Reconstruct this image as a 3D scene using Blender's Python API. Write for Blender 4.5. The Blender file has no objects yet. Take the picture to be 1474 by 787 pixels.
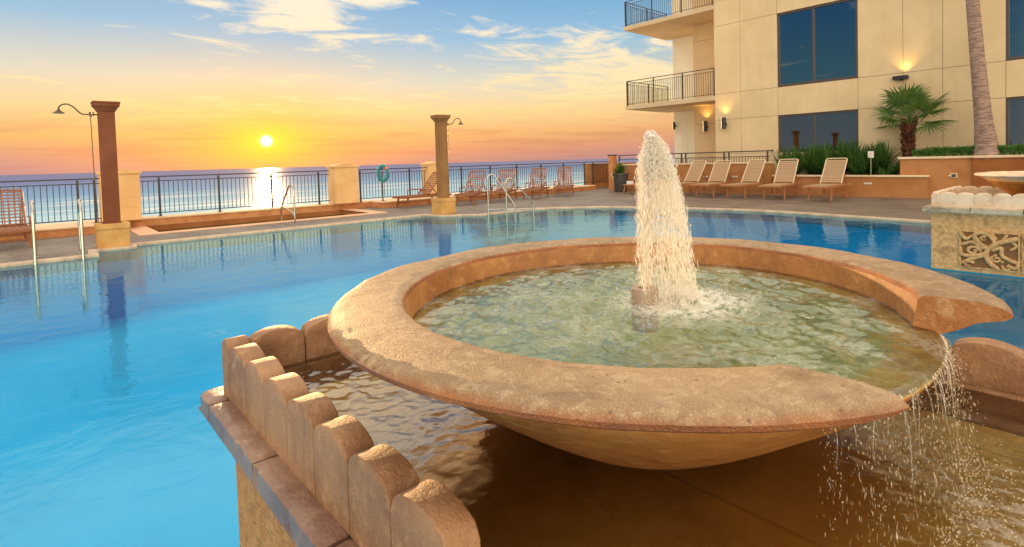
import bpy, bmesh, math, random
from mathutils import Vector, Matrix, noise
R = math.radians
S = bpy.context.scene
COL = S.collection
random.seed(7)

# ------------------------------------------------------------------ camera
cam = bpy.data.cameras.new('camera'); co = bpy.data.objects.new('camera', cam); COL.objects.link(co)
S.camera = co
F_PX, W_PX = 780.0, 1474.0
cam.sensor_width = 36; cam.lens = F_PX / W_PX * 36
cam.shift_x = -63.0 / W_PX; cam.shift_y = -136.5 / W_PX
cam.clip_start = .05; cam.clip_end = 40000
yaw_f = Vector((-.7193, .6947, 0)); r0 = Vector((.6947, .7193, 0)); p = R(2.0); rl = R(1.55)
f = yaw_f * math.cos(p) + Vector((0, 0, -math.sin(p))); u0 = r0.cross(f)
rt = r0 * math.cos(rl) - u0 * math.sin(rl); up = r0 * math.sin(rl) + u0 * math.cos(rl)
M = Matrix((rt, up, -f)).transposed().to_4x4(); M.translation = Vector((0, 0, 1.55))
co.matrix_world = M

# ------------------------------------------------------------------ sky
SUN = Vector((-.96, .276, .043)).normalized()
S.render.engine = 'CYCLES'
S.cycles.use_denoising = True
S.cycles.max_bounces = 8; S.cycles.transparent_max_bounces = 24
S.cycles.sample_clamp_indirect = 6; S.cycles.sample_clamp_direct = 30
S.view_settings.view_transform = 'Standard'; S.view_settings.look = 'None'
S.view_settings.exposure = 0.0; S.view_settings.gamma = 1
wd = bpy.data.worlds.new('World'); S.world = wd; wd.use_nodes = True
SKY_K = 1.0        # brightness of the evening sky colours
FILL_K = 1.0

class NB:
    """tiny node builder"""
    def __init__(s, nt): s.nt = nt; s.n = nt.nodes; s.l = nt.links
    def node(s, t, **kw):
        x = s.n.new(t)
        for k, v in kw.items(): setattr(x, k, v)
        return x
    def put(s, sock, v):
        if isinstance(v, bpy.types.NodeSocket): s.l.new(v, sock)
        elif v is not None: sock.default_value = v
    def math(s, op, a, b=None, c=None, clamp=False):
        m = s.node('ShaderNodeMath', operation=op, use_clamp=clamp)
        s.put(m.inputs[0], a); s.put(m.inputs[1], b)
        if c is not None: s.put(m.inputs[2], c)
        return m.outputs[0]
    def vmath(s, op, a, b=None, out=0):
        m = s.node('ShaderNodeVectorMath', operation=op); s.put(m.inputs[0], a)
        if b is not None: s.put(m.inputs[1], b)
        return m.outputs[out]
    def mix(s, fac, a, b, bt='MIX'):
        m = s.node('ShaderNodeMix', data_type='RGBA', blend_type=bt)
        s.put(m.inputs[0], fac); s.put(m.inputs[6], c4(a)); s.put(m.inputs[7], c4(b)); return m.outputs[2]
    def ramp(s, fac, stops, interp='LINEAR'):
        r = s.node('ShaderNodeValToRGB'); r.color_ramp.interpolation = interp
        e = r.color_ramp.elements
        while len(e) < len(stops): e.new(.5)
        for k, (pos, c) in enumerate(stops):
            e[k].position = pos; e[k].color = c4(c)
        s.put(r.inputs[0], fac); return r.outputs[0]
    def mr(s, v, a, b, c=0., d=1., t='SMOOTHSTEP'):
        m = s.node('ShaderNodeMapRange', interpolation_type=t)
        for i, x in enumerate((v, a, b, c, d)): s.put(m.inputs[i], x)
        return m.outputs[0]
    def noise(s, vec, scale, detail=4, rough=.55, dist=0., dim='3D', out=0):
        t = s.node('ShaderNodeTexNoise', noise_dimensions=dim); s.put(t.inputs['Vector'], vec)
        s.put(t.inputs['Scale'], scale); t.inputs['Detail'].default_value = detail
        t.inputs['Roughness'].default_value = rough; t.inputs['Distortion'].default_value = dist
        return t.outputs[out]
    def vor(s, vec, scale, feat='F1', out=0, rnd=1.):
        t = s.node('ShaderNodeTexVoronoi', feature=feat); s.put(t.inputs['Vector'], vec)
        s.put(t.inputs['Scale'], scale); t.inputs['Randomness'].default_value = rnd
        return t.outputs[out]
    def map(s, vec, scale=(1, 1, 1), rot=(0, 0, 0), loc=(0, 0, 0)):
        m = s.node('ShaderNodeMapping'); s.put(m.inputs[0], vec)
        m.inputs['Scale'].default_value = scale; m.inputs['Rotation'].default_value = rot; m.inputs['Location'].default_value = loc
        return m.outputs[0]
def c4(c):
    if isinstance(c, (tuple, list)) and len(c) == 3: return (*c, 1)
    return c
def srgb(r, g, b):
    return tuple(((x / 255) / 12.92 if x <= 10 else (((x / 255) + .055) / 1.055) ** 2.4) for x in (r, g, b))

def build_world():
    nt = wd.node_tree; nt.nodes.clear(); b = NB(nt)
    tc = b.node('ShaderNodeTexCoord'); d = b.vmath('NORMALIZE', tc.outputs['Generated'])
    sp = b.node('ShaderNodeSeparateXYZ'); b.put(sp.inputs[0], d); z = sp.outputs[2]
    # direction to the sun in the horizontal plane
    cs = b.vmath('DOT_PRODUCT', d, tuple(SUN), out=1)
    hs = Vector((SUN.x, SUN.y, 0)).normalized()
    flat = b.vmath('NORMALIZE', b.vmath('MULTIPLY', d, (1, 1, 0)))
    ch = b.vmath('DOT_PRODUCT', flat, tuple(hs), out=1)          # 1 towards the sun azimuth
    side = b.vmath('DOT_PRODUCT', flat, (-hs.y, hs.x, 0), out=1)   # >0 left of the sun
    e = b.math('MULTIPLY', z, 2.5, clamp=True)                   # 0.4 -> 1
    west = b.ramp(e, [(0, srgb(192, 142, 138)), (.06, srgb(222, 152, 118)), (.13, srgb(242, 182, 116)), (.23, srgb(248, 212, 152)),
                      (.35, srgb(226, 218, 196)), (.54, srgb(150, 192, 222)), (.8, srgb(104, 164, 212))])
    north = b.ramp(e, [(0, srgb(172, 146, 158)), (.05, srgb(202, 146, 134)), (.13, srgb(228, 160, 116)), (.25, srgb(238, 190, 128)),
                       (.40, srgb(202, 200, 178)), (.54, srgb(146, 188, 210)), (.72, srgb(112, 172, 212)), (1, srgb(84, 146, 202))])
    f1 = b.mr(ch, .55, .97)
    col = b.mix(f1, north, west)
    # the far left is mauver at the horizon
    lf = b.math('MULTIPLY', b.mr(side, .12, .5), b.mr(z, .055, 0.0))
    col = b.mix(b.math('MULTIPLY', lf, .8), col, srgb(160, 140, 168))
    # sky behind the camera: pale blue, then an overbright warm belt added as fill
    south = b.ramp(e, [(0, srgb(150, 146, 150)), (.15, srgb(128, 140, 152)), (.3, srgb(104, 152, 168)), (.6, srgb(66, 124, 176)), (1, srgb(50, 100, 156))])
    col = b.mix(b.mr(ch, .40, .10), col, south)
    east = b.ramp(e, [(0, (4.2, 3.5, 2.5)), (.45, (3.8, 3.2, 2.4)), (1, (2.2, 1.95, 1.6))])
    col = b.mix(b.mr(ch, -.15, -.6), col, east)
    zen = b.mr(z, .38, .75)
    col = b.mix(zen, col, (1.5 * FILL_K, 1.42 * FILL_K, 1.32 * FILL_K))  # zenith and upper west, out of view, made overbright as added fill light
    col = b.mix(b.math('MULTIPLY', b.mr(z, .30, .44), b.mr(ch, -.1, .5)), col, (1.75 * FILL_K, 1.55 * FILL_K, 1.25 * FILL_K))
    # glow round the sun
    ang = b.math('MULTIPLY', b.math('ARCCOSINE', b.math('MINIMUM', cs, .999999)), 57.29578)
    az = b.math('MULTIPLY', side, 57.3); el = b.math('SUBTRACT', b.math('MULTIPLY', z, 57.3), 2.46)
    a2 = b.math('SQRT', b.math('ADD', b.math('POWER', b.math('MULTIPLY', b.math('ABSOLUTE', az), .62), 2.), b.math('POWER', b.math('ABSOLUTE', el), 2.)))
    front = b.mr(ch, 0, .3)
    g1 = b.math('MULTIPLY', b.math('EXPONENT', b.math('DIVIDE', a2, -3.6)), front)
    g2 = b.math('MULTIPLY', b.math('EXPONENT', b.math('DIVIDE', a2, -1.15)), front)
    col = b.mix(b.math('MULTIPLY', g1, .95, clamp=True), col, srgb(255, 178, 50))
    col = b.mix(b.math('MULTIPLY', g2, 1.25, clamp=True), col, (1.5, .82, .06))
    # clouds on a high flat layer
    zz = b.math('ADD', b.math('MAXIMUM', z, 0.), .05)
    pl = b.node('ShaderNodeCombineXYZ')
    b.put(pl.inputs[0], b.math('DIVIDE', side, zz)); b.put(pl.inputs[1], b.math('DIVIDE', ch, zz))
    v = b.map(pl.outputs[0], (.75, 1.0, 1), rot=(0, 0, R(-14)), loc=(3.1, 1.4, 0))
    n = b.noise(v, 2.6, 9, .62, .7)
    n2 = b.noise(b.map(pl.outputs[0], (1, .5, 1), loc=(7, 0, 0)), .6, 3, .5)
    def blob(azc, elc, wa, we):
        a_ = b.math('DIVIDE', b.math('SUBTRACT', az, azc), wa); e_ = b.math('DIVIDE', b.math('SUBTRACT', el, elc), we)
        return b.math('EXPONENT', b.math('MULTIPLY', b.math('ADD', b.math('MULTIPLY', a_, a_), b.math('MULTIPLY', e_, e_)), -1.))
    bank = b.math('ADD', b.math('MULTIPLY', blob(-3., 12.0, 9., 3.6), 1.0), b.math('MULTIPLY', blob(-32., 6.6, 12., 3.4), .95))
    bank = b.math('ADD', bank, b.math('MULTIPLY', blob(4., 2.6, 12., 1.5), .45))
    bank = b.math('ADD', bank, b.math('MULTIPLY', blob(-20., 3., 18., 2.0), .5))
    thr = b.math('SUBTRACT', .565, b.math('MULTIPLY', bank, .24))
    dens = b.mr(b.math('SUBTRACT', n, b.math('MULTIPLY', b.math('SUBTRACT', .5, n2), .25)), thr, b.math('ADD', thr, .20))
    ccol = b.ramp(e, [(0, srgb(196, 140, 130)), (.09, srgb(228, 150, 100)), (.17, srgb(255, 206, 120)), (.3, srgb(255, 226, 168)), (.6, srgb(255, 238, 206)), (1, srgb(252, 246, 236))])
    lay = b.noise(b.map(pl.outputs[0], (.35, .5, 1), loc=(1, 5, 0)), 1.3, 5, .6, .3)
    low = b.math('MULTIPLY', b.mr(el, 3.2, .4), b.mr(lay, .48, .62))
    col = b.mix(b.math('MULTIPLY', dens, b.mr(el, -1.5, 4., .4, .95)), col, ccol)
    col = b.mix(b.math('MULTIPLY', b.math('MULTIPLY', low, front), .30), col, srgb(196, 116, 96))
    # disc
    disc = b.math('POWER', b.mr(ang, .85, .05), 2.4)
    col = b.mix(disc, col, (9, 6.8, 3.6))
    below = b.mr(z, 0, -.05)
    col = b.mix(below, col, (.10, .14, .18))
    sky = b.node('ShaderNodeTexSky'); sky.sky_type = 'NISHITA'; sky.sun_disc = False
    sky.sun_elevation = R(2.46); sky.sun_rotation = math.atan2(SUN.x, SUN.y)
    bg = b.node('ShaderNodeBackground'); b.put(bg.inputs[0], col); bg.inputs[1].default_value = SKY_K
    bg2 = b.node('ShaderNodeBackground'); b.put(bg2.inputs[0], sky.outputs[0]); bg2.inputs[1].default_value = .012
    ad = b.node('ShaderNodeAddShader'); b.l.new(bg.outputs[0], ad.inputs[0]); b.l.new(bg2.outputs[0], ad.inputs[1])
    out = b.node('ShaderNodeOutputWorld'); b.l.new(ad.outputs[0], out.inputs[0])
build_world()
wd.cycles.sampling_method = 'MANUAL'; wd.cycles.sample_map_resolution = 1024

sl = bpy.data.lights.new('sun', 'SUN'); so = bpy.data.objects.new('sun', sl); COL.objects.link(so)
sl.energy = 4.0; sl.angle = R(.6); sl.color = (1, .60, .26)
so.rotation_euler = SUN.to_track_quat('Z', 'Y').to_euler()

# ------------------------------------------------------------------ helpers
def new_mat(name):
    m = bpy.data.materials.new(name); m.use_nodes = True; m.node_tree.nodes.clear(); return m, NB(m.node_tree)
def finish(b, sh, disp=None):
    o = b.node('ShaderNodeOutputMaterial'); b.l.new(sh, o.inputs[0])
def prin(b, col, rough=.6, bump=None, metal=0., spec=.5, coat=0., **kw):
    p = b.node('ShaderNodeBsdfPrincipled'); b.put(p.inputs['Base Color'], c4(col)); b.put(p.inputs['Roughness'], rough)
    p.inputs['Metallic'].default_value = metal; b.put(p.inputs['Specular IOR Level'], spec)
    p.inputs['Coat Weight'].default_value = coat; p.inputs['Coat Roughness'].default_value = .12
    if bump is not None:
        bn = b.node('ShaderNodeBump'); bn.inputs['Strength'].default_value = bump[1]; bn.inputs['Distance'].default_value = bump[2]
        b.put(bn.inputs['Height'], bump[0]); b.l.new(bn.outputs[0], p.inputs['Normal'])
    for k, v in kw.items(): b.put(p.inputs[k], v)
    return p.outputs[0]
def pos(b): return b.node('ShaderNodeNewGeometry').outputs['Position']
def objc(b): return b.node('ShaderNodeTexCoord').outputs['Object']
MAT = {}

def stone(name, c1, c2, c3, rough=.75, pit=1., wet=0., scale=1., coat=0.):
    m, b = new_mat(name); v = pos(b)
    n1 = b.noise(v, 3.2 * scale, 6, .6, .4); n2 = b.noise(v, 26 * scale, 6, .65); n3 = b.noise(v, 160 * scale, 3, .6)
    col = b.mix(b.mr(n1, .36, .64), c1, c2)
    col = b.mix(b.math('MULTIPLY', b.mr(n2, .48, .68), .55), col, c3)
    pv = b.vor(v, 70 * scale)
    pits = b.mr(pv, .03, .16); pm = b.mr(b.noise(v, 11 * scale, 3, .5), .45, .62)
    pits = b.math('MAXIMUM', pits, b.math('SUBTRACT', 1., pm))
    col = b.mix(b.math('MULTIPLY', b.math('SUBTRACT', 1., pits), .6 * pit), col, tuple(x * .35 for x in c1))
    stn = b.noise(b.map(v, (6, 6, 2.2)), 1.3, 6, .68, 1.0); col = b.mix(b.math('MULTIPLY', b.mr(stn, .53, .66), .42), col, tuple(x * .45 for x in c1))
    lime = b.noise(v, 13, 6, .7, .8); col = b.mix(b.math('MULTIPLY', b.mr(lime, .60, .70), .35), col, tuple(min(.8, x * 1.5 + .06) for x in c3))
    h = b.math('ADD', b.math('MULTIPLY', n2, .9), b.math('MULTIPLY', n3, .30 * pit))
    h = b.math('ADD', h, b.math('MULTIPLY', pits, .35 * pit)); h = b.math('ADD', h, b.math('MULTIPLY', n1, .8))
    r = b.math('ADD', b.math('MULTIPLY', n2, .3), rough - .15)
    finish(b, prin(b, col, r, (h, .55, .012), spec=.45, coat=coat)); MAT[name] = m
stone('rim_stone', srgb(172, 138, 111), srgb(151, 111, 83), srgb(186, 160, 135), .62, 1.2)
stone('bowl_stone', srgb(170, 112, 54), srgb(138, 86, 38), srgb(184, 132, 72), .55, .5)
stone('scallop_stone', srgb(168, 124, 86), srgb(140, 98, 64), srgb(184, 142, 102), .58, 1.3)
stone('coping_stone', srgb(143, 108, 85), srgb(116, 78, 59), srgb(157, 126, 102), .42, .6, coat=.25)
stone('pale_stone', srgb(228, 200, 168), srgb(206, 172, 136), srgb(236, 214, 190), .7, .5)
stone('grey_coping_stone', srgb(186, 168, 140), srgb(140, 126, 104), srgb(206, 190, 164), .7, .8)
stone('rim_edge_stone', srgb(177, 112, 66), srgb(142, 87, 59), srgb(188, 125, 80), .45, .3)
stone('lip_stone', srgb(216, 172, 92), srgb(170, 122, 56), srgb(230, 190, 110), .5, .3)
stone('bowl_floor', srgb(186, 182, 118), srgb(140, 158, 108), srgb(206, 198, 140), .6, .3)
stone('cut_stone', srgb(193, 140, 86), srgb(162, 99, 46), srgb(209, 171, 126), .65, 1.6)
stone('kerb_stone', srgb(203, 137, 82), srgb(177, 110, 61), srgb(211, 153, 102), .75, .2)
stone('kerb_cap', srgb(232, 200, 160), srgb(220, 180, 138), srgb(236, 210, 176), .7, .2)

def rim_top():
    m, b = new_mat('rim_stone'); v = pos(b)
    n1 = b.noise(v, 3.0, 6, .6, .4); n2 = b.noise(v, 34, 6, .7, .6); n3 = b.noise(v, 210, 4, .7)
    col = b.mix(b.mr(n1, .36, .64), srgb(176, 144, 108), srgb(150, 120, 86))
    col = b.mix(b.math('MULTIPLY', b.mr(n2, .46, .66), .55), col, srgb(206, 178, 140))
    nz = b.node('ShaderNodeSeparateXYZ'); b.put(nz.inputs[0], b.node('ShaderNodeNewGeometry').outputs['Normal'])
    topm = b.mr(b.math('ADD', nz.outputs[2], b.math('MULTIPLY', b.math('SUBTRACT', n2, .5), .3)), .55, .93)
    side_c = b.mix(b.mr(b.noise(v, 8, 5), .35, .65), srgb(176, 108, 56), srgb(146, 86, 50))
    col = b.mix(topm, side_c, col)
    stn = b.noise(v, 5.5, 5, .65, 1.2); col = b.mix(b.math('MULTIPLY', b.mr(stn, .52, .66), .45), col, srgb(122, 88, 62))
    wv = b.vor(v, 170, 'DISTANCE_TO_EDGE')
    grain = b.mr(wv, .0, .22)
    pit = b.mr(b.vor(v, 60), .08, .26); pm = b.mr(b.noise(v, 9, 3), .46, .60); pit = b.math('MAXIMUM', pit, b.math('SUBTRACT', 1., pm))
    # joints between the segments of the ring
    c = b.vmath('SUBTRACT', v, (-.894, 1.19, 0)); wob = b.math('MULTIPLY', b.math('SUBTRACT', b.noise(v, 14, 3), .5), .02)
    tot = None
    for a in JOINTS:
        d1 = b.vmath('DOT_PRODUCT', c, (math.cos(a), math.sin(a), 0), out=1); d2 = b.math('ADD', b.vmath('DOT_PRODUCT', c, (-math.sin(a), math.cos(a), 0), out=1), wob)
        l = b.math('MULTIPLY', b.mr(b.math('ABSOLUTE', d2), .0028, .0008), b.math('GREATER_THAN', d1, 0.))
        tot = l if tot is None else b.math('MAXIMUM', tot, l)
    tot = b.math('MULTIPLY', tot, b.mr(b.noise(v, 7, 3), .40, .52))
    col = b.mix(b.math('MULTIPLY', b.math('SUBTRACT', 1., grain), .22), col, srgb(96, 62, 44))
    col = b.mix(b.math('MULTIPLY', b.math('SUBTRACT', 1., pit), .6), col, srgb(70, 44, 30))
    col = b.mix(b.math('MULTIPLY', tot, .5), col, srgb(80, 54, 38))
    h = b.math('ADD', b.math('MULTIPLY', n2, 1.3), b.math('MULTIPLY', n3, .6)); h = b.math('ADD', h, b.math('MULTIPLY', grain, .25))
    h = b.math('ADD', h, b.math('MULTIPLY', pit, .4)); h = b.math('SUBTRACT', h, tot); h = b.math('ADD', h, n1)
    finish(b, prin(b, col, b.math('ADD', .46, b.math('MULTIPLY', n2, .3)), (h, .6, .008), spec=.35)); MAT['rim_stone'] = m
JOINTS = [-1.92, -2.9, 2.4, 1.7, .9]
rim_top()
def carved(name='carved_stone', c1=(206, 154, 96), c2=(236, 190, 130), c3=(150, 104, 60)):
    m, b = new_mat(name); v = pos(b)
    w = b.node('ShaderNodeTexWave', wave_type='BANDS', bands_direction='DIAGONAL'); b.put(w.inputs[0], v)
    w.inputs['Scale'].default_value = 24; w.inputs['Distortion'].default_value = 6; w.inputs['Detail'].default_value = 3; w.inputs['Detail Scale'].default_value = 2.
    n = b.noise(v, 22, 6, .65); n2 = b.noise(v, 90, 4, .6)
    h = b.math('ADD', b.math('MULTIPLY', w.outputs[1], .35), b.math('ADD', n, b.math('MULTIPLY', n2, .5)))
    col = b.mix(b.mr(n, .35, .65), srgb(*c1), srgb(*c2))
    col = b.mix(b.math('MULTIPLY', b.mr(b.noise(v, 6, 4), .52, .7), .6), col, srgb(*c3))
    finish(b, prin(b, col, .8, (h, .9, .02))); MAT[name] = m
carved(); carved('brown_carved_stone', (186, 128, 70), (206, 150, 90), (110, 70, 36))
def plaster(name, c1, c2, rough=.85, sc=1.):
    m, b = new_mat(name); v = pos(b)
    n = b.noise(v, .8 * sc, 5, .6, .3); n2 = b.noise(v, 90, 4, .6)
    st = b.noise(b.map(v, (3.5, 3.5, .35)), 1., 4, .6)
    col = b.mix(b.mr(n, .35, .65), c1, c2)
    col = b.mix(b.math('MULTIPLY', b.mr(st, .52, .75), .25), col, tuple(x * .68 for x in c1))
    finish(b, prin(b, col, rough, (n2, .25, .004), spec=.2)); MAT[name] = m
plaster('facade_plaster', srgb(220, 194, 152), srgb(211, 184, 142))
plaster('joint_plaster', srgb(150, 118, 76), srgb(140, 108, 70))
plaster('pale_plaster', srgb(238, 232, 212), srgb(230, 222, 198))
plaster('soffit_plaster', srgb(206, 184, 150), srgb(196, 172, 138))
plaster('terracotta_plaster', srgb(184, 128, 79), srgb(169, 112, 65), sc=2)
plaster('deep_terracotta_plaster', srgb(160, 101, 57), srgb(146, 88, 48), sc=2)
plaster('column_plaster', srgb(129, 76, 49), srgb(117, 66, 41), sc=2)
plaster('column_gold', srgb(153, 111, 68), srgb(141, 98, 57), sc=2)
plaster('pier_stone', srgb(226, 184, 130), srgb(214, 168, 112), sc=2)
plaster('pedestal_stone', srgb(208, 160, 96), srgb(190, 140, 78), sc=3)
plaster('cap_stone', srgb(228, 204, 170), srgb(216, 188, 150))

def simple(name, col, rough=.5, metal=0., spec=.5, var=.15, bsc=60, bst=.15, coat=0.):
    m, b = new_mat(name); v = objc(b); n = b.noise(v, bsc, 4, .6)
    c = b.mix(b.mr(n, .3, .7), col, tuple(x * (1 - var) for x in col))
    finish(b, prin(b, c, rough, (n, bst, .003), metal, spec, coat)); MAT[name] = m
simple('dark_metal', (.035, .028, .024), .4, .0, .5)
simple('bronze_metal', (.12, .09, .05), .35, .8)
simple('frame_metal', (.085, .06, .05), .4)
simple('steel', (.50, .45, .38), .16, 1., var=.05, bst=.03)
simple('soil', (.05, .03, .02), .95, bsc=20, bst=.8)
simple('lamp_black', (.02, .02, .022), .4)
simple('cream_tube', srgb(222, 194, 156), .4)
simple('sling', srgb(178, 144, 108), .75, var=.2, bsc=150)
simple('white_plastic', (.78, .76, .70), .5)
simple('teal_plastic', (.01, .20, .21), .5)
simple('orange_plastic', (.85, .16, .05), .5)
simple('pot_clay', (.07, .055, .05), .5)
simple('dark_void', (.02, .014, .01), .8)
simple('nozzle_brass', srgb(170, 144, 118), .5, 0)
simple('lamp_glow_brass', (.3, .2, .1), .4)
def wood(name, c1, c2, sc=1.):
    m, b = new_mat(name); v = objc(b)
    n = b.noise(b.map(v, (40 * sc, 5 * sc, 40 * sc)), 1., 5, .6, .5)
    col = b.mix(b.mr(n, .35, .65), c1, c2)
    finish(b, prin(b, col, .55, (n, .2, .003))); MAT[name] = m
wood('teak', srgb(190, 128, 80), srgb(150, 92, 52))
wood('dark_teak', srgb(160, 98, 56), srgb(116, 66, 36))
wood('fence_wood', srgb(196, 130, 76), srgb(150, 92, 50))

def leaf(name, c1, c2, tr=.35):
    m, b = new_mat(name)
    oi = b.node('ShaderNodeNewGeometry'); rnd = oi.outputs['Random Per Island']
    col = b.mix(rnd, c1, c2)
    d = b.node('ShaderNodeBsdfPrincipled'); b.put(d.inputs['Base Color'], col); d.inputs['Roughness'].default_value = .42
    t = b.node('ShaderNodeBsdfTranslucent'); b.put(t.inputs[0], b.mix(.5, col, (.25, .30, .03)))
    mx = b.node('ShaderNodeMixShader'); mx.inputs[0].default_value = tr
    b.l.new(d.outputs[0], mx.inputs[1]); b.l.new(t.outputs[0], mx.inputs[2]); finish(b, mx.outputs[0]); MAT[name] = m
leaf('palm_leaf', (.04, .12, .02), (.10, .22, .04))
leaf('strap_leaf', (.025, .09, .02), (.07, .19, .045))
leaf('hedge_leaf', (.04, .14, .02), (.09, .26, .045))
def bark(name, c1, c2, rings):
    m, b = new_mat(name); v = pos(b)
    w = b.noise(b.map(v, (5, 5, rings)), 1., 5, .65, .6); n = b.noise(v, 40, 5, .6)
    col = b.mix(b.mr(w, .38, .62), c1, c2)
    h = b.math('ADD', b.math('MULTIPLY', w, 1.5), n)
    finish(b, prin(b, col, .85, (h, .7, .02))); MAT[name] = m
bark('palm_bark', srgb(176, 144, 124), srgb(122, 98, 88), 26)
bark('shaggy_bark', srgb(120, 70, 40), srgb(56, 30, 20), 16)

def deck_mat():
    m, b = new_mat('deck_stone'); v = pos(b)
    n = b.noise(v, .7, 6, .62, .5); n2 = b.noise(b.map(v, (1, 3.5, 1)), 2.2, 6, .65, .8); n3 = b.noise(v, 45, 4, .6)
    col = b.mix(b.mr(n, .35, .65), srgb(124, 108, 94), srgb(100, 86, 75))
    col = b.mix(b.math('MULTIPLY', b.mr(n2, .45, .68), .6), col, srgb(140, 125, 108))
    br = b.node('ShaderNodeTexBrick'); b.put(br.inputs[0], b.map(v, (1, 1, 1))); br.inputs['Scale'].default_value = 1.
    br.inputs['Brick Width'].default_value = 1.25; br.inputs['Row Height'].default_value = .62; br.inputs['Mortar Size'].default_value = .008
    br.inputs['Mortar Smooth'].default_value = .3
    col = b.mix(b.math('MULTIPLY', br.outputs['Fac'], .55), col, srgb(88, 66, 58))
    h = b.math('SUBTRACT', b.math('ADD', n2, b.math('MULTIPLY', n3, .3)), br.outputs['Fac'])
    r = b.math('ADD', .42, b.math('MULTIPLY', n, .35))
    finish(b, prin(b, col, r, (h, .35, .006), spec=.4)); MAT['deck_stone'] = m
deck_mat()
stone('pool_lip', srgb(196, 170, 140), srgb(176, 148, 120), srgb(210, 186, 158), .5, .2)
stone('pale_paver', srgb(228, 178, 136), srgb(212, 156, 114), srgb(232, 190, 152), .6, .2)

def basin():
    m, b = new_mat('pool_paint'); v = pos(b)
    n = b.noise(v, .5, 4, .5); n2 = b.noise(v, 7, 5, .6)
    col = b.mix(b.mr(n, .3, .7), (.0, .47, .78), (.0, .55, .88))
    col = b.mix(b.math('MULTIPLY', b.mr(n2, .45, .7), .25), col, (.01, .60, .86))
    finish(b, prin(b, col, .7)); MAT['pool_paint'] = m
    m, b = new_mat('pool_tile'); v = pos(b)
    br = b.node('ShaderNodeTexBrick'); b.put(br.inputs[0], v); br.inputs['Scale'].default_value = 4.
    br.offset = 0; br.inputs['Brick Width'].default_value = .6; br.inputs['Row Height'].default_value = .6
    b.put(br.inputs['Color1'], (.02, .22, .36, 1)); b.put(br.inputs['Color2'], (.03, .30, .42, 1)); b.put(br.inputs['Mortar'], (.2, .4, .45, 1))
    br.inputs['Mortar Size'].default_value = .01
    finish(b, prin(b, br.outputs[0], .3)); MAT['pool_tile'] = m
basin()
m_, b_ = new_mat('base_tile'); finish(b_, prin(b_, (.02, .24, .34), .4)); MAT['base_tile'] = m_
def water(name, ior, tint, bump_scale, bump_str, dist, rough=0., foam=None, big=None):
    m, b = new_mat(name); v = pos(b)
    n = b.noise(b.map(v, *(big or ((1, 1, 1),))), bump_scale, 5, .55, .6)
    bn = b.node('ShaderNodeBump'); bn.inputs['Strength'].default_value = bump_str; bn.inputs['Distance'].default_value = dist; b.put(bn.inputs['Height'], n)
    fr = b.node('ShaderNodeFresnel'); fr.inputs[0].default_value = ior; b.l.new(bn.outputs[0], fr.inputs[1])
    g = b.node('ShaderNodeBsdfGlossy'); g.inputs['Roughness'].default_value = rough; b.l.new(bn.outputs[0], g.inputs['Normal'])
    g.inputs[0].default_value = (.62, .94, 1, 1) if name == 'pool_water' else (1, .98, .93, 1)
    t = b.node('ShaderNodeBsdfTransparent'); t.inputs[0].default_value = c4(tint)
    mx = b.node('ShaderNodeMixShader'); b.l.new(fr.outputs[0], mx.inputs[0]); b.l.new(t.outputs[0], mx.inputs[1]); b.l.new(g.outputs[0], mx.inputs[2])
    sh = mx.outputs[0]
    if foam:
        fac = foam(b, v); df = b.node('ShaderNodeBsdfDiffuse'); df.inputs[0].default_value = (.86, .80, .68, 1)
        m2 = b.node('ShaderNodeMixShader'); b.put(m2.inputs[0], fac); b.l.new(sh, m2.inputs[1]); b.l.new(df.outputs[0], m2.inputs[2]); sh = m2.outputs[0]
    finish(b, sh); MAT[name] = m
water('pool_water', 1.45, (.80, .97, .98), 1.0, .50, .012, .0, big=((3.0, 2.4, 1),))

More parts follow.
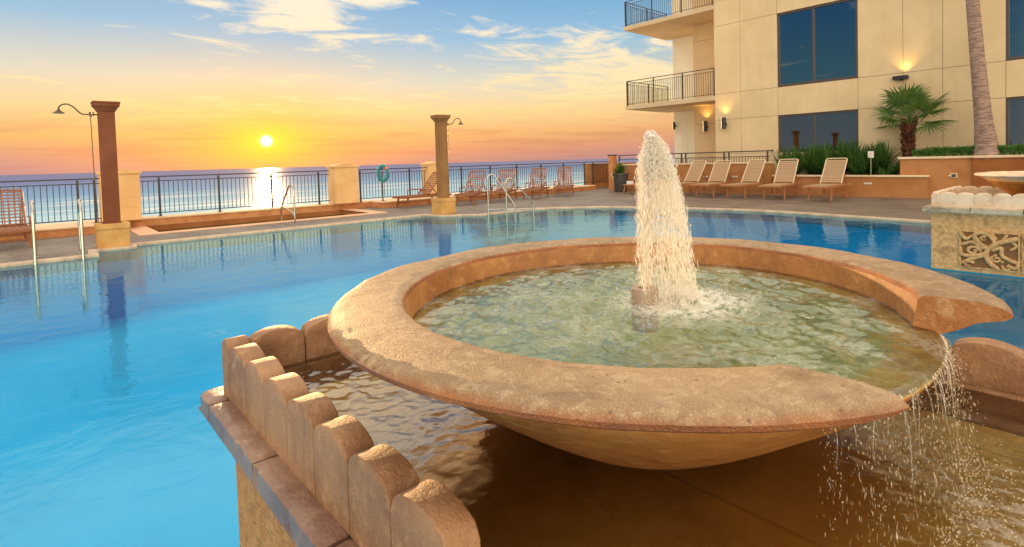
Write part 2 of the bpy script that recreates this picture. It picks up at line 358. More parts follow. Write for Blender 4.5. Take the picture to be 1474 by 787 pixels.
def mesh_obj(name, verts, faces, mat=None, parent=None, smooth=False, fm=None):
    me = bpy.data.meshes.new(name); me.from_pydata([tuple(v) for v in verts], [], faces)
    mats = mat if isinstance(mat, (list, tuple)) else [mat]
    for q in mats:
        if q: me.materials.append(MAT[q])
    if fm:
        for p_, k in zip(me.polygons, fm): p_.material_index = k
    if smooth: me.polygons.foreach_set('use_smooth', [True] * len(me.polygons))
    o = bpy.data.objects.new(name, me); COL.objects.link(o)
    if parent: o.parent = parent
    if smooth: me.set_sharp_from_angle(angle=R(38))
    return o
class MB:
    def __init__(s): s.v = []; s.f = []; s.sm = []
    def add(s, vs, fs, smooth=False):
        n = len(s.v); s.v += [Vector(x) for x in vs]; s.f += [tuple(i + n for i in q) for q in fs]; s.sm += [smooth] * len(fs); return s
    def box(s, x0, x1, y0, y1, z0, z1, bev=0.):
        if bev > 0: return s.bbox(Vector(((x0 + x1) / 2, (y0 + y1) / 2, (z0 + z1) / 2)), (x1 - x0, y1 - y0, z1 - z0), Matrix.Identity(3), bev)
        return s.add([(x, y, z) for z in (z0, z1) for y in (y0, y1) for x in (x0, x1)],
                     [(0, 2, 3, 1), (4, 5, 7, 6), (0, 1, 5, 4), (2, 6, 7, 3), (0, 4, 6, 2), (1, 3, 7, 5)])
    def bbox(s, c, d, rot, bev):
        bm = bmesh.new(); bmesh.ops.create_cube(bm, size=1)
        for v in bm.verts: v.co = Vector((v.co.x * d[0], v.co.y * d[1], v.co.z * d[2]))
        bmesh.ops.bevel(bm, geom=list(bm.edges), offset=bev, segments=2, profile=.6, affect='EDGES')
        bm.verts.index_update()
        s.add([rot @ v.co + c for v in bm.verts], [tuple(v.index for v in q.verts) for q in bm.faces]); bm.free(); return s
    def bar(s, a, b, w, h, bev=0., upv=(0, 0, 1)):
        a = Vector(a); b = Vector(b); d = b - a; L = d.length; d.normalize()
        x = d.cross(Vector(upv));
        if x.length < 1e-4: x = Vector((1, 0, 0))
        x.normalize(); z = x.cross(d)
        rot = Matrix((x, d, z)).transposed()
        return s.bbox((a + b) / 2, (w, L, h), rot, bev if bev > 0 else min(w, h) * .12)
    def tube(s, pts, r, n=8, closed=False, cap=True):
        P = [Vector(q) for q in pts]; rs = r if isinstance(r, (list, tuple)) else [r] * len(P)
        rings = []; prev = None
        for i, q in enumerate(P):
            if closed: t = P[(i + 1) % len(P)] - P[i - 1]
            else: t = (P[min(i + 1, len(P) - 1)] - P[max(i - 1, 0)])
            t.normalize()
            if prev is None:
                a = t.cross(Vector((0, 0, 1)))
                if a.length < .1: a = t.cross(Vector((1, 0, 0)))
            else: a = prev - t * prev.dot(t)
            a.normalize(); prev = a; b = t.cross(a)
            rings.append([q + (a * math.cos(2 * math.pi * k / n) + b * math.sin(2 * math.pi * k / n)) * rs[i] for k in range(n)])
        vs = [v for g in rings for v in g]; fs = []
        m = len(P)
        for i in range(m if closed else m - 1):
            for k in range(n):
                j = (i + 1) % m
                fs.append((i * n + k, i * n + (k + 1) % n, j * n + (k + 1) % n, j * n + k))
        if cap and not closed: fs += [tuple(range(n))[::-1], tuple((m - 1) * n + k for k in range(n))]
        return s.add(vs, fs, True)
    def lathe(s, c, prof, n=32, smooth=True):
        vs = [(c[0] + r * math.cos(2 * math.pi * k / n), c[1] + r * math.sin(2 * math.pi * k / n), z) for r, z in prof for k in range(n)]
        fs = [(i * n + k, i * n + (k + 1) % n, (i + 1) * n + (k + 1) % n, (i + 1) * n + k) for i in range(len(prof) - 1) for k in range(n)]
        return s.add(vs, fs, smooth)
    def prism(s, poly, z0, z1):
        n = len(poly); vs = [(x, y, z0) for x, y in poly] + [(x, y, z1) for x, y in poly]
        return s.add(vs, [tuple(range(n))[::-1], tuple(range(n, 2 * n))] + [(i, (i + 1) % n, n + (i + 1) % n, n + i) for i in range(n)])
    def build(s, name, mat, parent=None):
        o = mesh_obj(name, s.v, s.f, mat, parent); o.data.polygons.foreach_set('use_smooth', s.sm)
        if any(s.sm): o.data.set_sharp_from_angle(angle=R(38))
        return o
def tag(o, label, cat=None, group=None, kind=None):
    if label: o['label'] = label
    if cat: o['category'] = cat
    if group: o['group'] = group
    if kind: o['kind'] = kind
    return o
def struct(o): o['kind'] = 'structure'; return o
def thing(name, label, cat, loc=(0, 0, 0), rz=0., group=None):
    o = bpy.data.objects.new(name, None); COL.objects.link(o); o.location = loc; o.rotation_euler = (0, 0, rz)
    o.empty_display_size = .2
    return tag(o, label, cat, group)
def kids(o): return [c for c in bpy.data.objects if c.parent == o]
def dup(o, loc, rz=None, label=None, parent=None):
    c = o.copy(); COL.objects.link(c)
    for ch in kids(o):
        k = ch.copy(); COL.objects.link(k); k.parent = c
        for g in kids(ch):
            q = g.copy(); COL.objects.link(q); q.parent = k
    c.location = loc
    if rz is not None: c.rotation_euler = (0, 0, rz)
    if label: c['label'] = label
    return c

# ------------------------------------------------------------------ ground, pool, sea
far = [(-12.95, .80), (-13.72, .84), (-13.72, 1.44), (-14.1, 1.48), (-14.1, 8.2), (-13.42, 8.36), (-12.95, 8.9), (-12.55, 9.2), (-12.62, 10.2), (-12.6, 11.2), (-12.3, 11.75), (-11.87, 12.16), (-11.28, 12.67), (-10.4, 13.05),
       (-9.4, 13.45), (-8.4, 13.75), (-7.4, 13.93), (-6.76, 13.98), (-5.8, 13.93), (-4.93, 13.8), (-3.93, 13.68), (-2.83, 13.5), (-1.5, 13.2), (0, 12.9), (3, 12.5), (8, 12.3)]
def pool_world():
    # deck: outer frame minus pool, built from strips
    X0, X1, Y0, Y1 = -19.0, 14.0, -12.0, 34.0
    vs = []; fs = []; zt = .05
    def quad(a, b, c, d):
        n = len(vs); vs.extend([(*a, zt), (*b, zt), (*c, zt), (*d, zt)]); fs.append((n, n + 1, n + 2, n + 3))
    edge = [(-12.95, Y0)] + far
    tub = (-18.35, -16.1, 2.15, 7.5)
    # west side strips, y by y, leaving the small pool open
    ys = sorted(set([y for x, y in edge[:14]] + [tub[2], tub[3]]))
    def ex(y, side):
        for (a, b) in zip(edge, edge[1:]):
            if a[1] <= y <= b[1] and a[1] != b[1]:
                if side > 0 and y == b[1]: continue
                if side < 0 and y == a[1]: continue
                t = (y - a[1]) / (b[1] - a[1]); return a[0] + t * (b[0] - a[0])
        return None
    ys = [q for q in ys if q <= 12.16]
    for a, b in zip(ys, ys[1:]):
        xa, xb = ex(a, 1), ex(b, -1)
        if a >= tub[2] and b <= tub[3]:
            quad((X0, a), (tub[0], a), (tub[0], b), (X0, b)); quad((tub[1], a), (xa, a), (xb, b), (tub[1], b))
        else: quad((X0, a), (xa, a), (xb, b), (X0, b))
    k = [i for i, q in enumerate(edge) if q == (-11.87, 12.16)][0]
    quad((X0, 12.16), (-11.87, 12.16), (-11.87, Y1), (X0, Y1))
    for a, b in zip(edge[k:], edge[k + 1:]): quad(a, b, (b[0], Y1), (a[0], Y1))
    quad((8, 12.3), (X1, 12.3), (X1, Y1), (8, Y1)); quad((8, Y0), (X1, Y0), (X1, 12.3), (8, 12.3))
    struct(mesh_obj('deck', vs, fs, 'deck_stone'))
    # lip of the pool: a narrow pale strip proud of the deck and down to below the water
    lip = MB(); wall = MB(); tile = MB()
    pts = [Vector((*q, 0)) for q in edge] + [Vector((8, Y0, 0))]
    n = len(pts)
    def off(i, d):
        p_ = pts[i]; a = pts[i] - pts[i - 1] if i > 0 else pts[1] - pts[0]; c = pts[i + 1] - pts[i] if i < n - 1 else pts[i] - pts[i - 1]
        a = a.normalized(); c = c.normalized(); na = Vector((-a.y, a.x, 0)); nc = Vector((-c.y, c.x, 0)); m = (na + nc)
        m.normalize(); return p_ + m * d / max(.45, m.dot(na))
    for i in range(n - 1):
        a0, a1, a2 = off(i, -.02), pts[i], off(i, .13); b0, b1, b2 = off(i + 1, -.02), pts[i + 1], off(i + 1, .13)
        q = lambda p_, z: (p_.x, p_.y, z)
        lip.add([q(a0, .035), q(b0, .035), q(b1, .056), q(a1, .056), q(b2, .056), q(a2, .056), q(b0, -.015), q(a0, -.015), q(b1, -.015), q(a1, -.015), q(b2, .051), q(a2, .051)],
                [(0, 1, 2, 3), (3, 2, 4, 5), (7, 6, 1, 0), (9, 8, 6, 7), (5, 4, 10, 11)])
        tile.add([q(a1, -.22), q(b1, -.22), q(b1, -.016), q(a1, -.016)], [(0, 1, 2, 3)])
        wall.add([q(a1, -1.5), q(b1, -1.5), q(b1, -.221), q(a1, -.221)], [(0, 1, 2, 3)])
    wall.add([(-15, Y0, -1.35), (9, Y0, -1.35), (9, 15, -1.35), (-15, 15, -1.35)], [(0, 1, 2, 3)])
    struct(lip.build('pool_edge', 'pool_lip')); struct(tile.build('pool_tile_band', 'pool_tile')); struct(wall.build('pool_basin', 'pool_paint'))
    poly = [(-12.951, Y0)] + far + [(8, Y0)]
    struct(mesh_obj('pool_water', [(x, y, 0) for x, y in poly], [tuple(range(len(poly)))[::-1]], 'pool_water'))
    # small pool by the railing
    x0, x1, y0, y1 = tub
    m = MB(); m.add([(x0, y0, -.9), (x1, y0, -.9), (x1, y1, -.9), (x0, y1, -.9)], [(0, 1, 2, 3)])
    for a, b in (((x0, y0), (x1, y0)), ((x1, y0), (x1, y1)), ((x1, y1), (x0, y1)), ((x0, y1), (x0, y0))):
        m.add([(*a, -.9), (*b, -.9), (*b, .049), (*a, .049)], [(0, 1, 2, 3)])
    struct(m.build('small_pool_basin', 'deep_terracotta_plaster'))
    m = MB()
    for a in ((x0 - .04, x1 + .0, y0 - .42, y0), (x1, x1 + .42, y0 - .42, y1 + .42), (x0 - .04, x1, y1, y1 + .42)): m.box(*a, .03, .062)
    struct(m.build('small_pool_edge', 'pale_paver'))
    struct(mesh_obj('small_pool_water', [(x0, y0, -.10), (x1, y0, -.10), (x1, y1, -.10), (x0, y1, -.10)], [(0, 1, 2, 3)], 'pool_water'))
pool_world()

def sea_world():
    m, b = new_mat('sea_water'); v = pos(b)
    sp = b.node('ShaderNodeSeparateXYZ'); b.put(sp.inputs[0], v)
    dist = b.math('MULTIPLY', sp.outputs[0], -1.)
    wig = b.noise(b.map(v, (.02, .006, 1)), 1., 3, .5)
    t = b.math('ADD', dist, b.math('MULTIPLY', wig, 60.))
    lg = b.math('DIVIDE', b.math('LOGARITHM', t, 10.), 4.)
    col = b.ramp(lg, [(.52, srgb(196, 206, 200)), (.57, srgb(150, 196, 214)), (.64, srgb(60, 136, 184)), (.74, srgb(8, 72, 148)), (.95, srgb(3, 52, 130))])
    fo = b.noise(b.map(v, (.09, .012, 1)), 1., 5, .6, .4)
    near = b.mr(dist, 420, 180)
    ff = b.math('MULTIPLY', b.mr(fo, .52, .62), near)
    col = b.mix(b.math('MULTIPLY', ff, .8), col, srgb(244, 232, 214))
    wv = b.noise(b.map(v, (.16, .05, 1)), 1., 6, .6, .3)
    wv2 = b.noise(b.map(v, (1.6, .6, 1)), 1., 4, .6)
    h = b.math('ADD', wv, b.math('MULTIPLY', wv2, .12))
    finish(b, prin(b, col, .24, (h, .35, 2.0), spec=.02, **{'Specular Tint': (1, .72, .4, 1)})); MAT['sea_water'] = m
    m, b = new_mat('beach_sand'); v = pos(b); n = b.noise(v, .2, 6, .6)
    finish(b, prin(b, b.mix(n, srgb(226, 204, 174), srgb(240, 224, 200)), .9, (n, .4, .3))); MAT['beach_sand'] = m
    xs = [-150, -400, -1200, -4000, -16000]; ys = [-16000, -2000, 2000, 16000]
    vs = [(x, y, -9) for x in xs for y in ys]; fs = [(i * 4 + j, i * 4 + j + 1, (i + 1) * 4 + j + 1, (i + 1) * 4 + j) for i in range(4) for j in range(3)]
    struct(mesh_obj('sea', vs, fs, 'sea_water'))
    struct(mesh_obj('beach', [(-149.9, -16000, -8.97), (600, -16000, -8.9), (600, 16000, -8.9), (-149.9, 16000, -8.97)], [(0, 1, 2, 3)], 'beach_sand'))
    m = MB(); m.box(-18.995, 14, -12, 34, -8.8, -2.0); struct(m.build('terrace_base', 'facade_plaster'))
sea_world()

# ------------------------------------------------------------------ kerb, piers, fences
def kerbs():
    m = MB(); c = MB()
    for (xf, y0, y1) in ((-17.25, -12, 1.62), (-18.36, 1.62, 8.55), (-17.5, 8.55, 19.56)):
        m.box(-18.99, xf, y0, y1, .052, .23); c.box(-18.99, xf + .03, y0 + (.0 if y0 > -11 else 0), y1, .2301, .27, .006)
    struct(m.build('kerb', 'kerb_stone')); struct(c.build('kerb_cap', 'kerb_cap'))
kerbs()
def pier(x, y0, y1, label, panels=False, d=.62):
    t = thing('pier', label, 'pier', (x - d / 2, (y0 + y1) / 2, .27), group='stone piers between the railings')
    h = (y1 - y0) / 2; w = d / 2
    m = MB(); m.box(-w, w, -h, h, 0, 1.22, .012)
    if panels:
        m.box(w - .002, w + .006, -h + .03, h - .03, .62, .628); m.box(w - .002, w + .006, -h + .03, h - .03, .36, .368)
    m.build('pier_body', 'pier_stone', t)
    m = MB(); n = 12; ww = w + .035; hh = h + .035
    prof = [(-hh + 2 * hh * k / n, 1.262 + .085 * math.sin(math.pi * k / n)) for k in range(n + 1)]
    vs = [(-ww, y, z) for y, z in prof] + [(ww, y, z) for y, z in prof] + [(-ww, y, 1.2201) for y, z in prof] + [(ww, y, 1.2201) for y, z in prof]
    N = n + 1; fs = []
    for k in range(n):
        fs += [(k, k + 1, N + k + 1, N + k), (2 * N + k, 2 * N + k + 1, k + 1, k), (N + k, N + k + 1, 3 * N + k + 1, 3 * N + k), (2 * N + k, 3 * N + k, 3 * N + k + 1, 2 * N + k + 1)]
    fs += [(0, N, 3 * N, 2 * N), (n, 2 * N + n, 3 * N + n, N + n)]
    m.add(vs, fs); m.build('pier_cap', 'pier_stone', t); return t
pier(-17.85, 1.23, 2.04, 'stone pier with curved cap behind the left shower column', True)
pier(-18.1, 7.25, 8.06, 'stone pier with curved cap beside the small pool, right of the setting sun')
pier(-18.1, 10.85, 11.55, 'stone pier with curved cap behind the right shower column')
FT = 1.385
def fence(x, y0, y1, posts, label, xb=None):
    t = thing('metal_railing', label, 'railing', (x, y0, .27), group='dark metal railings on the sea side of the deck')
    P = lambda y: (0, y - y0)
    m = MB(); m.bar((0, 0, FT - .27), (0, y1 - y0, FT - .27), .055, .035, .006); m.build('top_rail', 'dark_metal', t)
    m = MB(); m.bar((0, 0, FT - .39), (0, y1 - y0, FT - .39), .03, .025, .003); m.build('upper_rail', 'dark_metal', t)
    m = MB(); m.bar((0, 0, .10), (0, y1 - y0, .10), .03, .025, .003); m.build('bottom_rail', 'dark_metal', t)
    for q in posts:
        m = MB(); m.box(-.025, .025, q - y0 - .025, q - y0 + .025, 0, FT - .30, .003); m.box(-.05, .05, q - y0 - .05, q - y0 + .05, 0, .012); m.build('post', 'dark_metal', t)
    ed = sorted(set([y0] + list(posts) + [y1]))
    for a, b in zip(ed, ed[1:]):
        if b - a < .2: continue
        k = max(1, round((b - a) / .113)); m = MB()
        for i in range(1, k):
            q = a + (b - a) * i / k - y0; m.box(-.008, .008, q - .008, q + .008, .10, FT - .39)
        m.build('baluster_panel', 'dark_metal', t)
    return t
fence(-17.95, -8.0, 1.22, [-7.9 + 1.45 * k for k in range(0, 7)] + [1.12], 'dark metal railing left of the left shower column, behind the wooden chair')
fence(-18.6, 2.05, 7.24, [2.54, 3.99, 5.44, 6.9], 'dark metal railing under the setting sun between two stone piers')
fence(-18.3, 8.07, 10.84, [8.2, 10.1], 'dark metal railing with the teal life ring standing in front of it')
fence(-18.3, 11.56, 22.2, [12.1 + .3, 13.85, 15.3, 16.75, 18.2, 19.65, 20.3, 21.9], 'long dark metal railing behind the row of woven loungers')
# wall seen through the last bays
m = MB(); m.box(-18.95, -18.45, 20.35, 24.0, .052, 1.30, .01)
tag(m.build('end_wall', 'terracotta_plaster'), 'low terracotta wall seen through the last railing bays behind the potted plant', 'wall')

# ------------------------------------------------------------------ shower columns
def shower(x, y, sgn, label, gold=False):
    t = thing('shower_column', label, 'shower column', (x, y, .05), group='outdoor shower columns at the pool edge')
    m = MB(); m.box(-.25, .25, -.25, .25, 0, .36, .012); m.box(-.265, .265, -.265, .265, .361, .47, .015); m.build('pedestal', 'pedestal_stone', t)
    w = .128; m = MB()
    cm = 'column_plaster'
    m.box(-w - .02, w + .02, -w - .02, w + .02, .471, .50, .006); m.box(-w, w, -w, w, .5001, 2.70, .008)
    if gold:
        for s_ in (-1, 1):
            m.box(s_ * w - .012, s_ * w + .012, -w + .035, -w + .05, .55, 2.66); m.box(s_ * w - .012, s_ * w + .012, w - .05, w - .035, .55, 2.66)
            m.box(-w + .035, -w + .05, s_ * w - .012, s_ * w + .012, .55, 2.66); m.box(w - .05, w - .035, s_ * w - .012, s_ * w + .012, .55, 2.66)
    m.build('shaft', 'column_gold' if gold else cm, t)
    m = MB(); zz = [(w + .012, 2.7001, 2.725), (w + .03, 2.7252, 2.765), (w + .052, 2.7652, 2.80), (w + .078, 2.8002, 2.86), (w + .088, 2.8602, 2.895)]
    for q, a, b in zz: m.box(-q, q, -q, q, a, b, .006)
    m.build('capital', 'column_gold' if gold else cm, t)
    # shower arm
    L = .66; z0 = 2.64; s = sgn
    pts = []
    for k in range(25):
        u = k / 24
        if u < .45: pts.append((0, s * (w + u / .45 * .22), z0))
        elif u < .7:
            q = (u - .45) / .25; pts.append((0, s * (w + .22 + .18 * q), z0 + .16 * (q * q * (3 - 2 * q))))
        else:
            a = (u - .7) / .3 * math.pi; pts.append((0, s * (w + .40 + .085 * (1 - math.cos(a))), z0 + .16 + .055 * math.sin(a) - .06 * (u - .7) / .3))
    m = MB(); m.tube(pts, .013, 8); m.build('shower_arm', 'bronze_metal', t)
    ex, ey, ez = pts[-1]; m = MB(); m.lathe((ex, ey), [(.012, ez + .005), (.02, ez - .02), (.035, ez - .045), (.085, ez - .085), (.09, ez - .10), (.0, ez - .10)], 20)
    m.build('shower_head', 'bronze_metal', t)
    m = MB(); yy = s * (w + .11); m.lathe((0, yy), [(0, z0 + .05), (.025, z0 + .045), (.018, z0 + .0), (.025, z0 - .04), (0, z0 - .045)], 12)
    m.tube([(0, yy - s * .04, z0 - .03), (0, yy - s * .04, z0 + .05)], .012, 8); m.build('valve', 'bronze_metal', t)
    m = MB(); m.tube([(0, yy, z0 - .03), (0, yy + .004, 1.6), (0, yy + s * -.03, .5)], .007, 6)
    m.tube([(0, yy + s * -.03, .5), (0, s * w, .5)], .010, 6); m.build('pull_rod', 'bronze_metal', t)
shower(-14.07, 1.12, -1, 'dark reddish shower column on the left pedestal with its shower head pointing left')
shower(-13.78, 8.68, 1, 'golden brown shower column on the right pedestal with its shower head pointing right', True)

# ------------------------------------------------------------------ steel ladders and rails
def arc(c, a0, a1, r, n, ax, az):
    return [Vector(c) + ax * (r * math.cos(a0 + (a1 - a0) * k / n)) + az * (r * math.sin(a0 + (a1 - a0) * k / n)) for k in range(n + 1)]
def grab(x, y, h, w, label, drop=1.0, ax=Vector((1, 0, 0))):
    t = thing('grab_rail', label, 'grab rail', (x, y, .05), group='steel grab rails of the pool ladder')
    az = Vector((0, 0, 1)); r = w / 2
    pts = [Vector((0, 0, 0)), Vector((0, 0, h * .45)), ] + arc(ax * r + az * (h - r), math.pi, 0, r, 12, ax, az) + [ax * w + az * (h * .45), ax * (w + .05) - az * .10, ax * (w + .05) - az * drop]
    m = MB(); m.tube(pts, .024, 12); m.build('tube', 'steel', t)
    m = MB(); m.lathe((0, 0), [(.05, 0), (.05, .012), (.03, .022), (.024, .022)], 16); m.build('flange', 'steel', t)
grab(-13.45, -.02, 1.02, .55, 'left steel grab rail of the ladder in front of the wooden chair')
grab(-13.45, .60, 1.0, .55, 'right steel grab rail of the ladder nearest the left shower column')
def step_rail(a, b, h, label):
    t = thing('step_rail', label, 'handrail', (a[0], a[1], 0), group='sloping steel handrails of the pool steps')
    d = Vector((b[0] - a[0], b[1] - a[1], 0)); L = d.length; d.normalize(); z = Vector((0, 0, 1))
    pts = [-z * .5, z * (h - .16)] + arc(d * .12 + z * (h - .13), math.pi, math.pi * .32, .12, 8, d, z) + [d * (L - .03) + z * .36] + arc(d * (L - .05) + z * .31, math.pi * .3, 0, .05, 5, d, z) + [d * L + z * .2, d * L - z * .6]
    m = MB(); m.tube(pts, .021, 10); m.build('tube', 'steel', t)
    m = MB(); m.tube([z * .22, d * L + z * .20], .016, 8); m.build('cross_bar', 'steel', t)
step_rail((-12.08, 9.04), (-11.72, 9.69), 1.20, 'left sloping steel handrail standing in the pool steps')
step_rail((-11.56, 9.27), (-11.39, 10.1), 1.09, 'right sloping steel handrail standing in the pool steps')
t = thing('hot_tub_rail', 'arched steel rail beside the small pool below the sunset', 'grab rail', (-15.4, 5.05, .05))
m = MB(); z = Vector((0, 0, 1)); dx = Vector((-.55, -.12, 0)).normalized()
m.tube([Vector((0, 0, 0)), z * .7] + arc(dx * .12 + z * .88, 0, math.pi * .78, -.12, 1, dx, z)[:0] + [z * .85, dx * .04 + z * .96, dx * .12 + z * 1.02, dx * .22 + z * .98, dx * .32 + z * .86, dx * .62 + z * .42, dx * .66 + z * .30, dx * .66 - z * .5], .024, 12)
m.build('tube', 'steel', t)
m = MB(); m.tube([z * .12, dx * .1 + z * .26, dx * .4 + z * .36, dx * .66 + z * .40], .02, 10); m.build('brace', 'steel', t)

t = thing('pool_drain', 'round pale drain cover on the pool floor near the foreground fountain', 'drain', (-4.2, -1.3, -1.349))
m = MB(); m.lathe((0, 0), [(0, .02), (.10, .02), (.125, .012), (.13, 0)], 28); m.build('cover', 'white_plastic', t)
# underwater steps below the sloping rails
m = MB()
for k in range(3): m.box(-12.9 + .0, -12.2 + .35 * k, 9.0 - .02 * k, 11.1, -.30 * (k + 1) - .04, -.30 * (k + 1), .01)
struct(m.build('pool_steps', 'pool_tile'))
# life ring on a post
t = thing('life_ring_stand', 'teal life ring hanging on a dark post before the railing', 'life ring', (-17.85, 8.80, .27))
m = MB(); m.tube([(0, 0, 0), (0, 0, 1.15)], .022, 8); m.box(-.06, .06, -.06, .06, 0, .015); m.build('post', 'dark_metal', t)
m = MB(); n = 40; rr = []
ax = Vector((.55, .83, 0)).normalized(); nrm = ax.cross(Vector((0, 0, 1)))
ring = [Vector((.07, 0, .97)) + ax * (.16 * math.cos(2 * math.pi * k / n)) + Vector((0, 0, 1)) * (.26 * math.sin(2 * math.pi * k / n)) for k in range(n)]
m.tube(ring, .060, 12, closed=True); lr = m.build('ring', 'teal_plastic', t)
for k0 in (4, 14, 24, 34):
    m = MB(); m.tube(ring[k0:k0 + 3], .066, 12); m.build('band', 'orange_plastic' if k0 == 4 else 'teal_plastic', lr)
m = MB(); m.tube([q + (q - Vector((.07, 0, .97))).normalized() * .06 for q in ring], .008, 6, closed=True); m.build('rope', 'white_plastic', t)

# ------------------------------------------------------------------ fountains
LP = .179
def lobes(n, w=LP, first=0.):
    """outline points (s, z) of a scalloped wall top, z measured from the coping"""
    out = []
    return out
def scallop_block(s0, s1, y0, y1, zb=.815, zc=.958, zp=1.002, axis='x', g=.0025):
    n = 14; m = MB(); top = []
    for k in range(n + 1):
        q = k / n; a = (q * 2 - 1); top.append((s0 + (s1 - s0) * q, zc + (zp - zc) * math.sqrt(max(0, 1 - abs(a) ** 2.0))))
    top[0] = (s0 + g, top[0][1]); top[-1] = (s1 - g, top[-1][1])
    ins = .0028
    prof = [(s0 + g, zb)] + top + [(s1 - g, zb)]
    N = len(prof); layers = [(y0, ins), (y0 + ins * .5, ins * .3), (y0 + ins * 1.6, 0), (y1 - ins * 1.6, 0), (y1 - ins * .5, ins * .3), (y1, ins)]
    vs = []
    for yy, dz in layers:
        for (s_, z_) in prof:
            z2 = z_ - dz if z_ > zb else z_
            nz = noise.noise(Vector((s_ * 9, yy * 9, z_ * 9))) * .0020 + noise.noise(Vector((s_ * 45, yy * 45, z_ * 45))) * .0007
            vs.append((s_, yy + nz, z2 + nz) if axis == 'x' else (yy + nz, s_, z2 + nz))
    fs = []
    for l in range(len(layers) - 1):
        for k in range(N - 1):
            fs.append((l * N + k, l * N + k + 1, (l + 1) * N + k + 1, (l + 1) * N + k))
    fs += [tuple(range(N))[::-1], tuple((len(layers) - 1) * N + k for k in range(N))]
    m.add(vs, fs, True); return m

def rim_mesh(cx, cy, notch, ny0=-.36, ny1=.242, sx=1, sy=1):
    prof = [(.612, 1.10), (.622, 1.15), (.631, 1.208), (.634, 1.216), (.642, 1.2215), (.66, 1.2235), (.70, 1.2245), (.74, 1.2245), (.765, 1.2238),
            (.780, 1.2215), (.792, 1.2165), (.799, 1.208), (.797, 1.199), (.786, 1.192), (.768, 1.187), (.742, 1.178), (.712, 1.164), (.690, 1.150), (.668, 1.139), (.650, 1.132)]
    nseg = 180; vs = []; fs = []
    for j in range(nseg + 1):
        t = j / nseg
        for (r, z) in prof:
            if notch:
                a0 = math.asin(ny1 / r); a1 = 2 * math.pi - math.asin(-ny0 / r); a = a0 + (a1 - a0) * t
                # round the horn tips a little
            else: a = 2 * math.pi * t
            q = Vector((math.cos(a), math.sin(a), 0))
            dn = noise.fractal(Vector((q.x * r * 7, q.y * r * 7, z * 9)), 1., 2., 4) * .0035 + noise.noise(Vector((q.x * r * 40, q.y * r * 40, z * 30))) * .0012
            rr = r + dn * .8; zz = z + dn * .8
            if notch:
                # worn tips: pull in radius close to the ends on the outer side
                tt = min(t, 1 - t); k = max(0, 1 - tt / .022)
                if r > .74: rr -= .012 * k * k; zz -= .004 * k * k * (1 if z > 1.2 else -.3)
            vs.append((cx + sx * q.x * rr, cy + sy * q.y * rr, zz))
    N = len(prof)
    for j in range(nseg):
        for k in range(N):
            fs.append((j * N + k, j * N + (k + 1) % N, (j + 1) * N + (k + 1) % N, (j + 1) * N + k))
    fm = [0] * len(fs)
    for j in range(nseg):
        for k in range(N):
            if k in (0, 1) or k > 13: fm[j * N + k] = 1
    if notch:
        fs += [tuple(range(N)), tuple(nseg * N + k for k in range(N))[::-1]]; fm += [2, 2]
    if sx * sy < 0: fs = [q[::-1] for q in fs]
    return vs, fs, fm

